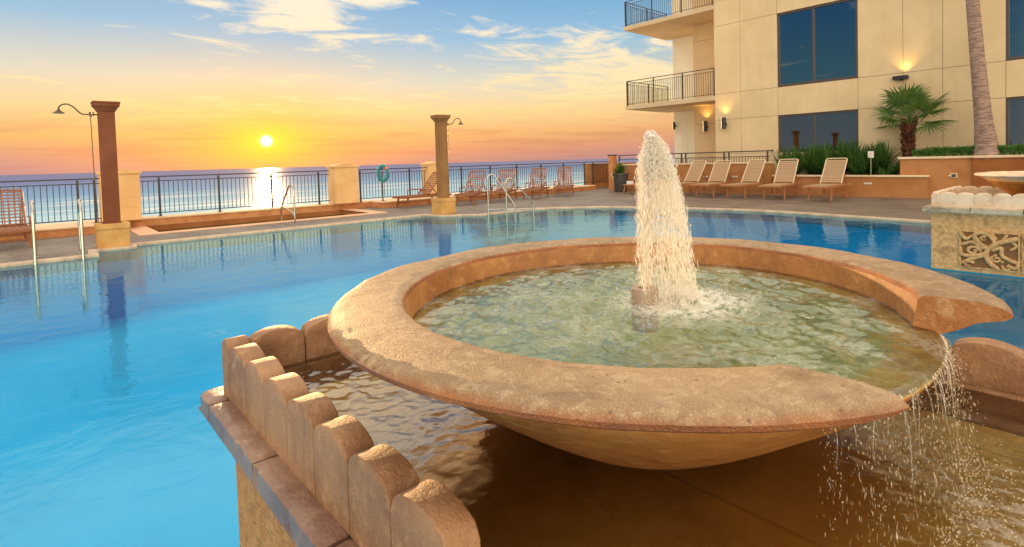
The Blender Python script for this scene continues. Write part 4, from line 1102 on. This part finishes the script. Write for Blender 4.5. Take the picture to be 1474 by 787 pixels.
# potted plant
def blades(m, c, n, L, w, rnd, spread=.9, droop=.5, seg=5, hemi=1.):
    for i in range(n):
        a = rnd.random() * 6.283; el = R(90) - abs(rnd.gauss(0, spread)) * hemi; el = max(R(8), el); l = L * (.6 + .5 * rnd.random()); ww = w * (.7 + .6 * rnd.random())
        d = Vector((math.cos(a) * math.cos(el), math.sin(a) * math.cos(el), math.sin(el))); sd = Vector((-math.sin(a), math.cos(a), 0))
        p_ = Vector(c) + Vector((rnd.gauss(0, .03), rnd.gauss(0, .03), 0)); vs = []; fs = []
        for k in range(seg + 1):
            q = k / seg; wk = ww * (math.sin(math.pi * (q * .85 + .12))) ; vs += [p_ - sd * wk / 2, p_ + sd * wk / 2 + Vector((0, 0, .0))]
            d = (d + Vector((0, 0, -droop * q * .35))).normalized(); p_ = p_ + d * l / seg
        for k in range(seg): fs.append((2 * k, 2 * k + 1, 2 * k + 3, 2 * k + 2))
        m.add(vs, fs, True)
t = thing('potted_plant', 'green plant in a tall dark pot at the deck corner', 'potted plant', (-15.3, 18.75, .05))
m = MB(); m.lathe((0, 0), [(0, 0), (.24, 0), (.26, .03), (.36, .74), (.40, .76), (.40, .82), (.35, .83), (.33, .76), (0, .74)], 28); m.build('pot', 'pot_clay', t)
m = MB(); blades(m, (0, 0, .72), 170, .62, .055, random.Random(3), .75, .8); m.build('foliage', 'strap_leaf', t)

# ------------------------------------------------------------------ walls and planters by the building
t = thing('garden_wall', 'terracotta wall with pale coping behind the left strap loungers', 'wall', (-16.1, 19.6, .05))
m = MB(); m.box(0, 7.25, 0, .30, 0, 1.15, .006); m.build('wall_face', 'terracotta_plaster', t)
m = MB(); m.box(-.03, 7.28, -.04, .34, 1.1501, 1.21, .012); m.build('coping', 'cap_stone', t)
m = MB(); k = 0
while k * .095 < 2.1: m.box(.03 + k * .095, .03 + k * .095 + .08, -.030, -.004, .03, 1.13, .004); k += 1
m.build('wood_cladding', 'fence_wood', t)
t = thing('wall_railing', 'two bar dark railing standing on the terracotta wall', 'railing', (-16.1, 19.6, 0))
m = MB(); m.bar((0, .05, 1.67), (7.28, .05, 1.67), .05, .045, .006); m.bbox(Vector((7.28, .05, 1.67)), (.07, .07, .08), Matrix.Identity(3), .02); m.build('top_rail', 'frame_metal', t)
m = MB(); m.bar((0, .05, 1.47), (7.2, .05, 1.47), .035, .03, .004); m.build('lower_rail', 'frame_metal', t)
for q in (.05, 1.75, 1.95, 3.4, 3.6, 5.35, 5.55, 7.1):
    m = MB(); m.box(q - .025, q + .025, .025, .075, 1.2102 if q > .1 else .055, 1.65, .003); m.build('post', 'frame_metal', t)
m = MB()
for k in range(44):
    q = 2.2 + k * .115
    if q < 7.1: m.box(q - .008, q + .008, .042, .058, 1.2102, 1.46)
m.build('baluster_panel', 'frame_metal', t)
t = thing('corner_post', 'stout brown post where the sea railing meets the garden wall', 'post', (-16.35, 19.5, .052))
m = MB(); m.box(-.14, .14, -.14, .14, 0, 1.62, .01); m.build('shaft', 'kerb_stone', t); m = MB(); m.box(-.17, .17, -.17, .17, 1.6202, 1.67, .01); m.build('cap', 'frame_metal', t)

t = thing('low_planter', 'low terracotta planter box behind the right strap loungers', 'planter', (-8.82, 19.62, .05))
m = MB(); m.box(0, 4.82, 0, .22, 0, .66, .006); m.build('wall_face', 'terracotta_plaster', t)
m = MB(); m.box(-.0, 4.86, -.045, .25, .6601, .72, .014); m.build('coping', 'cap_stone', t)
m = MB(); m.box(.0, 4.8, .23, 1.6, .3, .62); m.build('soil', 'soil', t)
t = thing('tall_planter', 'tall terracotta planter with pale coping holding the hedge and tall palm', 'planter', (-4.75, 19.72, .05))
m = MB(); m.box(0, 1.86, 0, 1.5, 0, 1.22, .006); m.build('wall_face', 'terracotta_plaster', t)
m = MB(); m.box(1.8601, 9.5, -.10, 1.5, 0, 1.22, .006); m.build('front_wall', 'deep_terracotta_plaster', t)
m = MB(); m.box(-.06, 1.85, -.05, .2, 1.2201, 1.29, .014); m.box(1.8501, 9.5, -.15, .2, 1.2201, 1.29, .014); m.build('coping', 'cap_stone', t)
m = MB(); m.box(.02, 9.4, .2002, 1.5, 1.2201, 1.25); m.build('soil', 'soil', t)
def wall_light(x, y, z, lb):
    t = thing('step_light', lb, 'wall light', (x, y, z), group='small pale light fittings on the planter walls')
    m = MB(); m.box(-.12, .12, -.012, -.0003, -.028, .028, .005); m.build('plate', 'white_plastic', t)
    m = MB(); m.box(-.10, .10, -.018, -.0122, -.010, .006); m.build('slot', 'cream_tube', t)
wall_light(-5.64, 19.62, .50, 'small pale light fitting on the low planter below the white sign')
wall_light(-11.55, 19.598, .70, 'small pale light fitting between the first two strap loungers')
wall_light(-10.28, 19.598, .71, 'small pale light fitting between the second and third strap loungers')
t = thing('wall_spout', 'small metal outlet box on the tall planter wall', 'outlet', (-3.36, 19.72, .76))
m = MB(); m.box(-.09, .09, -.02, -.0005, -.07, .07, .006); m.build('plate', 'cap_stone', t)
m = MB(); m.box(-.055, .055, -.05, -.021, -.04, .045, .008); m.build('socket', 'frame_metal', t)
m = MB(); m.tube([(-.05, -.03, -.01), (-.11, -.045, -.01), (-.13, -.05, -.02)], .02, 10); m.build('pipe', 'cap_stone', t)
t = thing('plant_sign', 'small white sign among the strappy bushes', 'sign', (-5.65, 19.98, .67))
m = MB(); m.box(-.09, .09, -.006, .006, .66, .88, .004); m.build('board', 'white_plastic', t)
m = MB(); m.box(-.055, .055, -.008, -.0062, .76, .82); m.build('printed_panel', 'cream_tube', t)
m = MB(); m.tube([(0, 0, 0), (0, 0, .66)], .008, 6); m.build('stake', 'steel', t)

# ------------------------------------------------------------------ building
YF = 21.3
def building():
    t = thing('hotel_building', 'cream hotel building with dark framed windows behind the planters', 'building', (-12.04, YF, 0))
    xb = [-12.04, -10.86, -9.31, -6.42, -5.03, -3.92, -2.34, .55, 2.0, 3.4, 6.3, 9.0]
    zb = [-2., 1.6, 3.06, 4.17, 7.05, 8.12, 11.0, 12.1]
    wins = {(2, 1): 1, (2, 3): 1, (2, 5): 1, (6, 1): 1, (6, 3): 1, (6, 5): 1, (9, 1): 1, (9, 3): 1, (9, 5): 1}
    m = MB(); g = .006; ox = 12.04
    for i in range(len(xb) - 1):
        for k in range(len(zb) - 1):
            x0, x1, z0, z1 = xb[i] + ox, xb[i + 1] + ox, zb[k], zb[k + 1]
            if (i, k) in wins:
                if k == 1: m.box(x0 + g, x1 - g, 0, .25, z0, .75 + 0.0, .003) if False else None
                continue
            m.box(x0 + (g if i else 0), x1 - g, 0, .12, z0 + g, z1 - g, .003)
    m.build('wall', 'facade_plaster', t)
    # backing seen in the joints, with openings
    m = MB()
    for i in range(len(xb) - 1):
        x0, x1 = xb[i] + ox, xb[i + 1] + ox
        if i in (2, 6, 9):
            for a, b in ((-2, 1.0), (3.06, 4.17), (7.05, 8.12), (11.0, 12.1)): m.box(x0 - .0, x1 + .0, .105, .30, a, b)
        else: m.box(x0, x1, .105, .301, -2, 12.1)
    m.build('wall_core', 'joint_plaster', t)
    for i in (2, 6, 9):
        for (z0, z1) in ((1.0, 3.05), (4.18, 7.04), (8.13, 10.99)):
            x0, x1 = xb[i] + ox + .003, xb[i + 1] + ox - .003
            w_ = MB(); fw = .07
            w_.box(x0, x1, .03, .16, z0, z0 + fw * 1.3, .006); w_.box(x0, x1, .03, .16, z1 - fw, z1, .006)
            w_.box(x0, x0 + fw, .031, .159, z0 + fw * 1.3, z1 - fw, .004); w_.box(x1 - fw, x1, .031, .159, z0 + fw * 1.3, z1 - fw, .004)
            xm = x0 + (x1 - x0) * .47; w_.box(xm - fw / 2, xm + fw / 2, .031, .159, z0 + fw * 1.3, z1 - fw, .004)
            wo = w_.build('window', 'frame_metal', t)
            p1 = MB(); p1.box(x0 + fw, xm - fw / 2, .085, .095, z0 + fw, z1 - fw); p1.build('pane', 'window_glass', wo)
            p1 = MB(); p1.box(xm + fw / 2, x1 - fw, .085, .095, z0 + fw, z1 - fw); p1.build('pane', 'window_glass', wo)
            # dark room and curtains behind
            r_ = MB(); r_.add([(x0, 1.8, z0), (x1, 1.8, z0), (x1, 1.8, z1), (x0, 1.8, z1), (x0, .17, z0), (x1, .17, z0), (x1, .17, z1), (x0, .17, z1)],
                              [(0, 1, 2, 3), (4, 5, 1, 0), (3, 2, 6, 7), (4, 0, 3, 7), (1, 5, 6, 2)]); r_.build('room', 'room_wall', wo)
            c_ = MB()
            if i == 6:
                for (a, b) in ((x0 + .1, x0 + 1.15), (x1 - .9, x1 - .1)):
                    n = 60; vs = []
                    for q in range(n + 1):
                        x = a + (b - a) * q / n; yy = .45 + .05 * math.sin(q * 1.15) + .02 * math.sin(q * .37); vs += [(x, yy, z0 + .05), (x, yy, z1 - .08)]
                    c_.add(vs, [(2 * q, 2 * q + 2, 2 * q + 3, 2 * q + 1) for q in range(n)], True)
                c_.build('curtain', 'curtain', wo)
    # corner return and recessed wing at the sea end
    m = MB(); m.box(.001, .30, .302, 4.0, -2, 12.1); m.build('corner_wall', 'facade_plaster', t)
    m = MB(); yr = 2.0
    for k in range(len(zb) - 1): m.box(-2.27, -.001, yr, yr + .3, zb[k] + .006, zb[k + 1] - .006, .003)
    m.build('recess_wall', 'facade_plaster', t)
    m = MB(); m.box(-4.55, -2.271, 3.7, 4.3, -2, 12.1); m.box(-2.2705, -2.1, 2.31, 3.69, -2, 12.1); m.build('wing_wall', 'pale_plaster', t)
    # roof
    m = MB(); m.box(-.1, 21.2, -.1, 6.0, 12.101, 12.5, .02); m.box(-4.6, -.101, 1.6, 6.0, 12.101, 12.4, .02); m.build('roof', 'cap_stone', t)
    for zs in (3.93, 7.82, 11.5):
        s = MB(); zt = zs + .19
        s.box(-4.9, -.002, .01, 3.69, zs, zt, .006)
        so_ = s.build('balcony', 'soffit_plaster', t)
        def rail(a, b, n_post, z=zt):
            mm = MB(); A = Vector((*a, z)); B = Vector((*b, z)); L = (B - A).length; d = (B - A).normalized()
            U = Vector((0, 0, 1)); H = 1.20
            mm.bar(A + U * H, B + U * H, .045, .03, .004); mm.bar(A + U * (H - .14), B + U * (H - .14), .025, .02, .003); mm.bar(A + U * .08, B + U * .08, .025, .02, .003)
            for k in range(n_post): q = A + d * (L * k / (n_post - 1)); mm.bar(q, q + U * H, .045, .045, .004, (0, 1, 0))
            k = 1
            while k * .115 < L:
                q = A + d * k * .115; mm.add([q + Vector(c) for c in ((-.007, -.007, .08), (.007, -.007, .08), (.007, .007, .08), (-.007, .007, .08), (-.007, -.007, H - .14), (.007, -.007, H - .14), (.007, .007, H - .14), (-.007, .007, H - .14))],
                       [(0, 1, 5, 4), (1, 2, 6, 5), (2, 3, 7, 6), (3, 0, 4, 7)]); k += 1
            mm.build('railing', 'dark_metal', so_)
        rail((-4.84, .07), (-.06, .07), 4); rail((-4.84, .12), (-4.84, 3.6), 3)
m_, b_ = new_mat('window_glass'); v_ = pos(b_)
fr = b_.node('ShaderNodeFresnel'); fr.inputs[0].default_value = 1.9
g_ = b_.node('ShaderNodeBsdfGlossy'); g_.inputs['Roughness'].default_value = .015; g_.inputs[0].default_value = (.62, .74, .78, 1)
tp_ = b_.node('ShaderNodeBsdfTransparent'); tp_.inputs[0].default_value = (.20, .26, .30, 1)
mx_ = b_.node('ShaderNodeMixShader'); b_.put(mx_.inputs[0], b_.mr(fr.outputs[0], 0., 1., .25, 1., 'LINEAR')); b_.l.new(tp_.outputs[0], mx_.inputs[1]); b_.l.new(g_.outputs[0], mx_.inputs[2])
finish(b_, mx_.outputs[0]); MAT['window_glass'] = m_
simple('room_wall', (.10, .075, .05), .9); simple('curtain', srgb(214, 170, 110), .9)
building()

def wall_lamp(x, y, z, lb, flat=False, power=30):
    t = thing('wall_lamp', lb, 'wall lamp', (x, y, z), group='black wall lamps on the hotel')
    m = MB()
    if flat: m.box(-.22, .22, -.24, -.02, -.06, .06, .01)
    else:
        m.lathe((-.0, -.20), [(.10, -.24), (.10, .24), (.094, .24), (.094, -.2), (.0, -.2)], 24); m.lathe((0, -.20), [(.0, -.23), (.10, -.24)], 24)
    m.build('lamp_shade', 'lamp_black', t)
    m = MB(); m.bbox(Vector((0, -.06, -.03)), (.09, .119, .12), Matrix.Identity(3), .01); m.build('bracket', 'lamp_black', t)
    L = bpy.data.lights.new('uplight', 'SPOT'); lo = bpy.data.objects.new('uplight', L); COL.objects.link(lo); lo.parent = t
    L.energy = power; L.color = (1, .62, .18); L.spot_size = R(110); L.spot_blend = .9; L.shadow_soft_size = .05
    lo.location = (0, -.20, .26) if not flat else (.12, -.17, .08); lo.rotation_euler = (R(180), 0, 0)
wall_lamp(-11.55, YF, 2.9, 'black cylinder lamp glowing on the hotel wall right of the balcony')
wall_lamp(-13.6, YF + 1.999, 2.95, 'black cylinder lamp under the balcony on the recessed wall')
wall_lamp(-5.07, YF, 4.0, 'flat dark lamp above the fan palm throwing yellow light', True, 40)
t = thing('security_camera', 'small white security camera under the balcony', 'camera', (-15.2, YF + 3.695, 3.15))
m = MB(); m.tube([(0, -.05, 0), (.05, -.30, -.06)], .06, 12); m.build('housing', 'white_plastic', t); m = MB(); m.box(-.04, .04, -.06, 0, -.10, .10, .01); m.build('mount', 'lamp_black', t)
t = thing('wall_lamp', 'small black lamp at the far edge of the pale wing wall', 'wall lamp', (-16.5, YF + 3.695, 3.2), group='black wall lamps on the hotel')
m = MB(); m.lathe((0, -.15), [(.0, -.2), (.07, -.2), (.07, .2), (0, .2)], 20); m.build('lamp_shade', 'lamp_black', t)
m = MB(); m.box(-.04, .04, -.09, -.001, -.06, .06); m.build('bracket', 'lamp_black', t)

# ------------------------------------------------------------------ planting
def strap_bush(x, y, z, n, L, seed, lb, grp='strappy bushes in the low planter', nm='strappy_bush'):
    t = thing(nm, lb, 'bush', (x, y, z), group=grp); m = MB(); r_ = random.Random(seed)
    for k in range(5):
        c = (r_.gauss(0, .16), r_.gauss(0, .12), r_.random() * .25); blades(m, c, n // 5, L, .045, r_, .62, .55)
    m.build('foliage', 'strap_leaf', t)
    m = MB()
    for k in range(4): a = r_.random() * 6.28; m.tube([(.0, 0, 0), (.1 * math.cos(a), .1 * math.sin(a), .3)], .015, 6)
    m.build('stem', 'shaggy_bark', t)
bl = [(-8.45, .95, 'leftmost strappy bush at the end of the wall railing'), (-7.85, 1.05, 'strappy bush behind the fourth strap lounger'), (-7.25, 1.0, 'strappy bush between the two right strap loungers'),
      (-6.65, 1.12, 'strappy bush behind the backrest of the rightmost strap lounger'), (-6.1, .95, 'dark strappy bush just left of the white sign')]
for i, (x, L, lb) in enumerate(bl): strap_bush(x, 20.45 + .12 * (i % 2), .67, 520, L, 20 + i, lb)
strap_bush(-5.55, 20.6, .67, 420, 1.0, 40, 'spiky bush right of the white sign')
for i, (x, lb) in enumerate([(-5.05, 'low green plant left of the fan palm trunk'), (-4.75 + .4 - .35, 'low green plant at the foot of the fan palm')]):
    strap_bush(x, 20.15, .67, 220, .34, 60 + i, lb, 'low plants round the fan palm', 'low_plant')

def fan_leaf(m, base, d, pet, R_, rnd, seg=22):
    """petiole from base along d, then a folded fan of pointed segments"""
    d = d.normalized(); tip = base + d * pet; sd = d.cross(Vector((0, 0, 1)))
    if sd.length < .1: sd = Vector((1, 0, 0))
    sd.normalize(); upn = sd.cross(d).normalized()
    roll = rnd.gauss(0, .35); sd2 = sd * math.cos(roll) + upn * math.sin(roll); up2 = sd2.cross(d).normalized()
    for k in range(seg):
        q = (k + .5) / seg * 2 - 1; a = q * R(118) + rnd.gauss(0, .02); L = R_ * (1 - .22 * abs(q)) * (.88 + .2 * rnd.random())
        dd = (d * math.cos(a) + sd2 * math.sin(a)).normalized(); n = up2; s_ = dd.cross(n).normalized(); w0 = R_ * .036
        drop_ = Vector((0, 0, -1)) * (L * (.10 + .16 * rnd.random()))
        p1 = tip + dd * L * .5 + drop_ * .12; p2 = tip + dd * L * .8 + drop_ * .5; p3 = tip + dd * L + drop_
        m.add([tip, p1 - s_ * w0 + n * .006, p1 + s_ * w0 + n * .006, p2 - s_ * w0 * .55, p2 + s_ * w0 * .55, p3, p1 - n * .012, p2 - n * .008],
              [(0, 1, 6), (0, 6, 2), (1, 3, 7, 6), (6, 7, 4, 2), (3, 5, 7), (7, 5, 4)], False)
def fan_palm():
    rnd = random.Random(9); t = thing('fan_palm', 'small fan palm with a shaggy trunk in front of the lit hotel wall', 'palm tree', (-4.64, 20.6, .67))
    m = MB(); pts = []; rs = []
    for k in range(30): q = k / 29; pts.append((-.10 * math.sin(q * 2.5), .0, q * 1.75)); rs.append(.075 - .01 * q + .022 * (k % 2) + .03 * q * q)
    m.tube(pts, rs, 12)
    for k in range(210):
        q = rnd.random(); a = rnd.random() * 6.28; z_ = q * 1.65 + .05; b0 = Vector((-.10 * math.sin(q * 2.5) + .08 * math.cos(a), .08 * math.sin(a), z_)); dd = Vector((math.cos(a), math.sin(a), .9 + rnd.random()))
        m.bar(b0, b0 + dd * .085 * (1 + q), .045, .018, .004, (-math.sin(a), math.cos(a), 0))
    m.build('trunk', 'shaggy_bark', t)
    lm = MB(); pm = MB(); top = Vector((-.06, 0, 1.78))
    for k in range(19):
        a = k * 2.39996 + rnd.gauss(0, .2); el = R(82 - 88 * ((k + .5) / 19) ** .9) ; pet = .50 + .32 * rnd.random()
        d = Vector((math.cos(a) * math.cos(el), math.sin(a) * math.cos(el) * .75, math.sin(el)))
        b0 = top + Vector((0, 0, .12 - .2 * k / 19)); pm.tube([b0, b0 + d * pet * .5 + Vector((0, 0, .02)), b0 + d * pet], .013, 5)
        fan_leaf(lm, b0, d, pet, .66 + .14 * rnd.random(), rnd, 20)
    pm.build('petioles', 'hedge_leaf', t); lm.build('fronds', 'palm_leaf', t)
fan_palm()
def tall_palm():
    rnd = random.Random(4); t = thing('tall_palm', 'tall grey palm trunk with a swollen base rising above the hedge', 'palm tree', (-2.60, 20.0, 1.22))
    m = MB(); pts = []; rs = []
    for k in range(90):
        q = k / 89; z_ = q * 9.5; pts.append((-.42 * (z_ / 4.7) * (1 - .15 * z_ / 4.7) , .0, z_)); rs.append((.215 + .17 * math.exp(-z_ / .55) - .012 * z_) * (1 + .02 * (k % 3 == 0)))
    m.tube(pts, rs, 28); m.build('trunk', 'palm_bark', t)
    lm = MB(); top = Vector(pts[-1])
    for k in range(30):
        a = k * 2.4; el = R(70 - 100 * k / 30); d = Vector((math.cos(a) * math.cos(el), math.sin(a) * math.cos(el), math.sin(el))); fan_leaf(lm, top, d, 1.0, .95, rnd, 20)
    lm.build('crown', 'palm_leaf', t)
tall_palm()
def hedge(x0, x1, y0, y1, z0, h, n, lb):
    rnd = random.Random(8); m = MB()
    for i in range(n):
        x = x0 + (x1 - x0) * rnd.random(); y = y0 + (y1 - y0) * rnd.random()
        edge = min(1, (x - x0) / .5); hh = h * (.72 + .28 * edge) * (.85 + .25 * noise.noise(Vector((x * 3, y * 3, 0)))); q = rnd.random() ** .45; z_ = z0 + hh * q
        a = rnd.random() * 6.28; el = R(20 + 60 * rnd.random()); d = Vector((math.cos(a) * math.cos(el), math.sin(a) * math.cos(el), math.sin(el))); s_ = Vector((-math.sin(a), math.cos(a), rnd.gauss(0, .3))); L = .05 + .04 * rnd.random(); c = Vector((x, y, z_))
        if rnd.random() < .35: c.y = y0 - .02 + rnd.random() * .06
        m.add([c, c + d * L * .5 + s_ * L * .25, c + d * L, c + d * L * .5 - s_ * L * .25], [(0, 1, 2, 3)])
    t = thing('hedge', lb, 'hedge', ((x0 + x1) / 2, (y0 + y1) / 2, z0)); o = m.build('foliage', 'hedge_leaf', t)
    for v in o.data.vertices: v.co -= t.location
    m = MB()
    for i in range(24):
        x = rnd.uniform(x0 + .2, x1 - .2) - (x0 + x1) / 2; m.tube([(x, rnd.uniform(-.3, .3), 0), (x + rnd.gauss(0, .06), 0, h * .6)], .012, 5)
    m.build('branches', 'shaggy_bark', t)
hedge(-4.45, 4.6, 19.84, 20.9, 1.26, .36, 16000, 'low clipped green hedge on top of the tall planter')
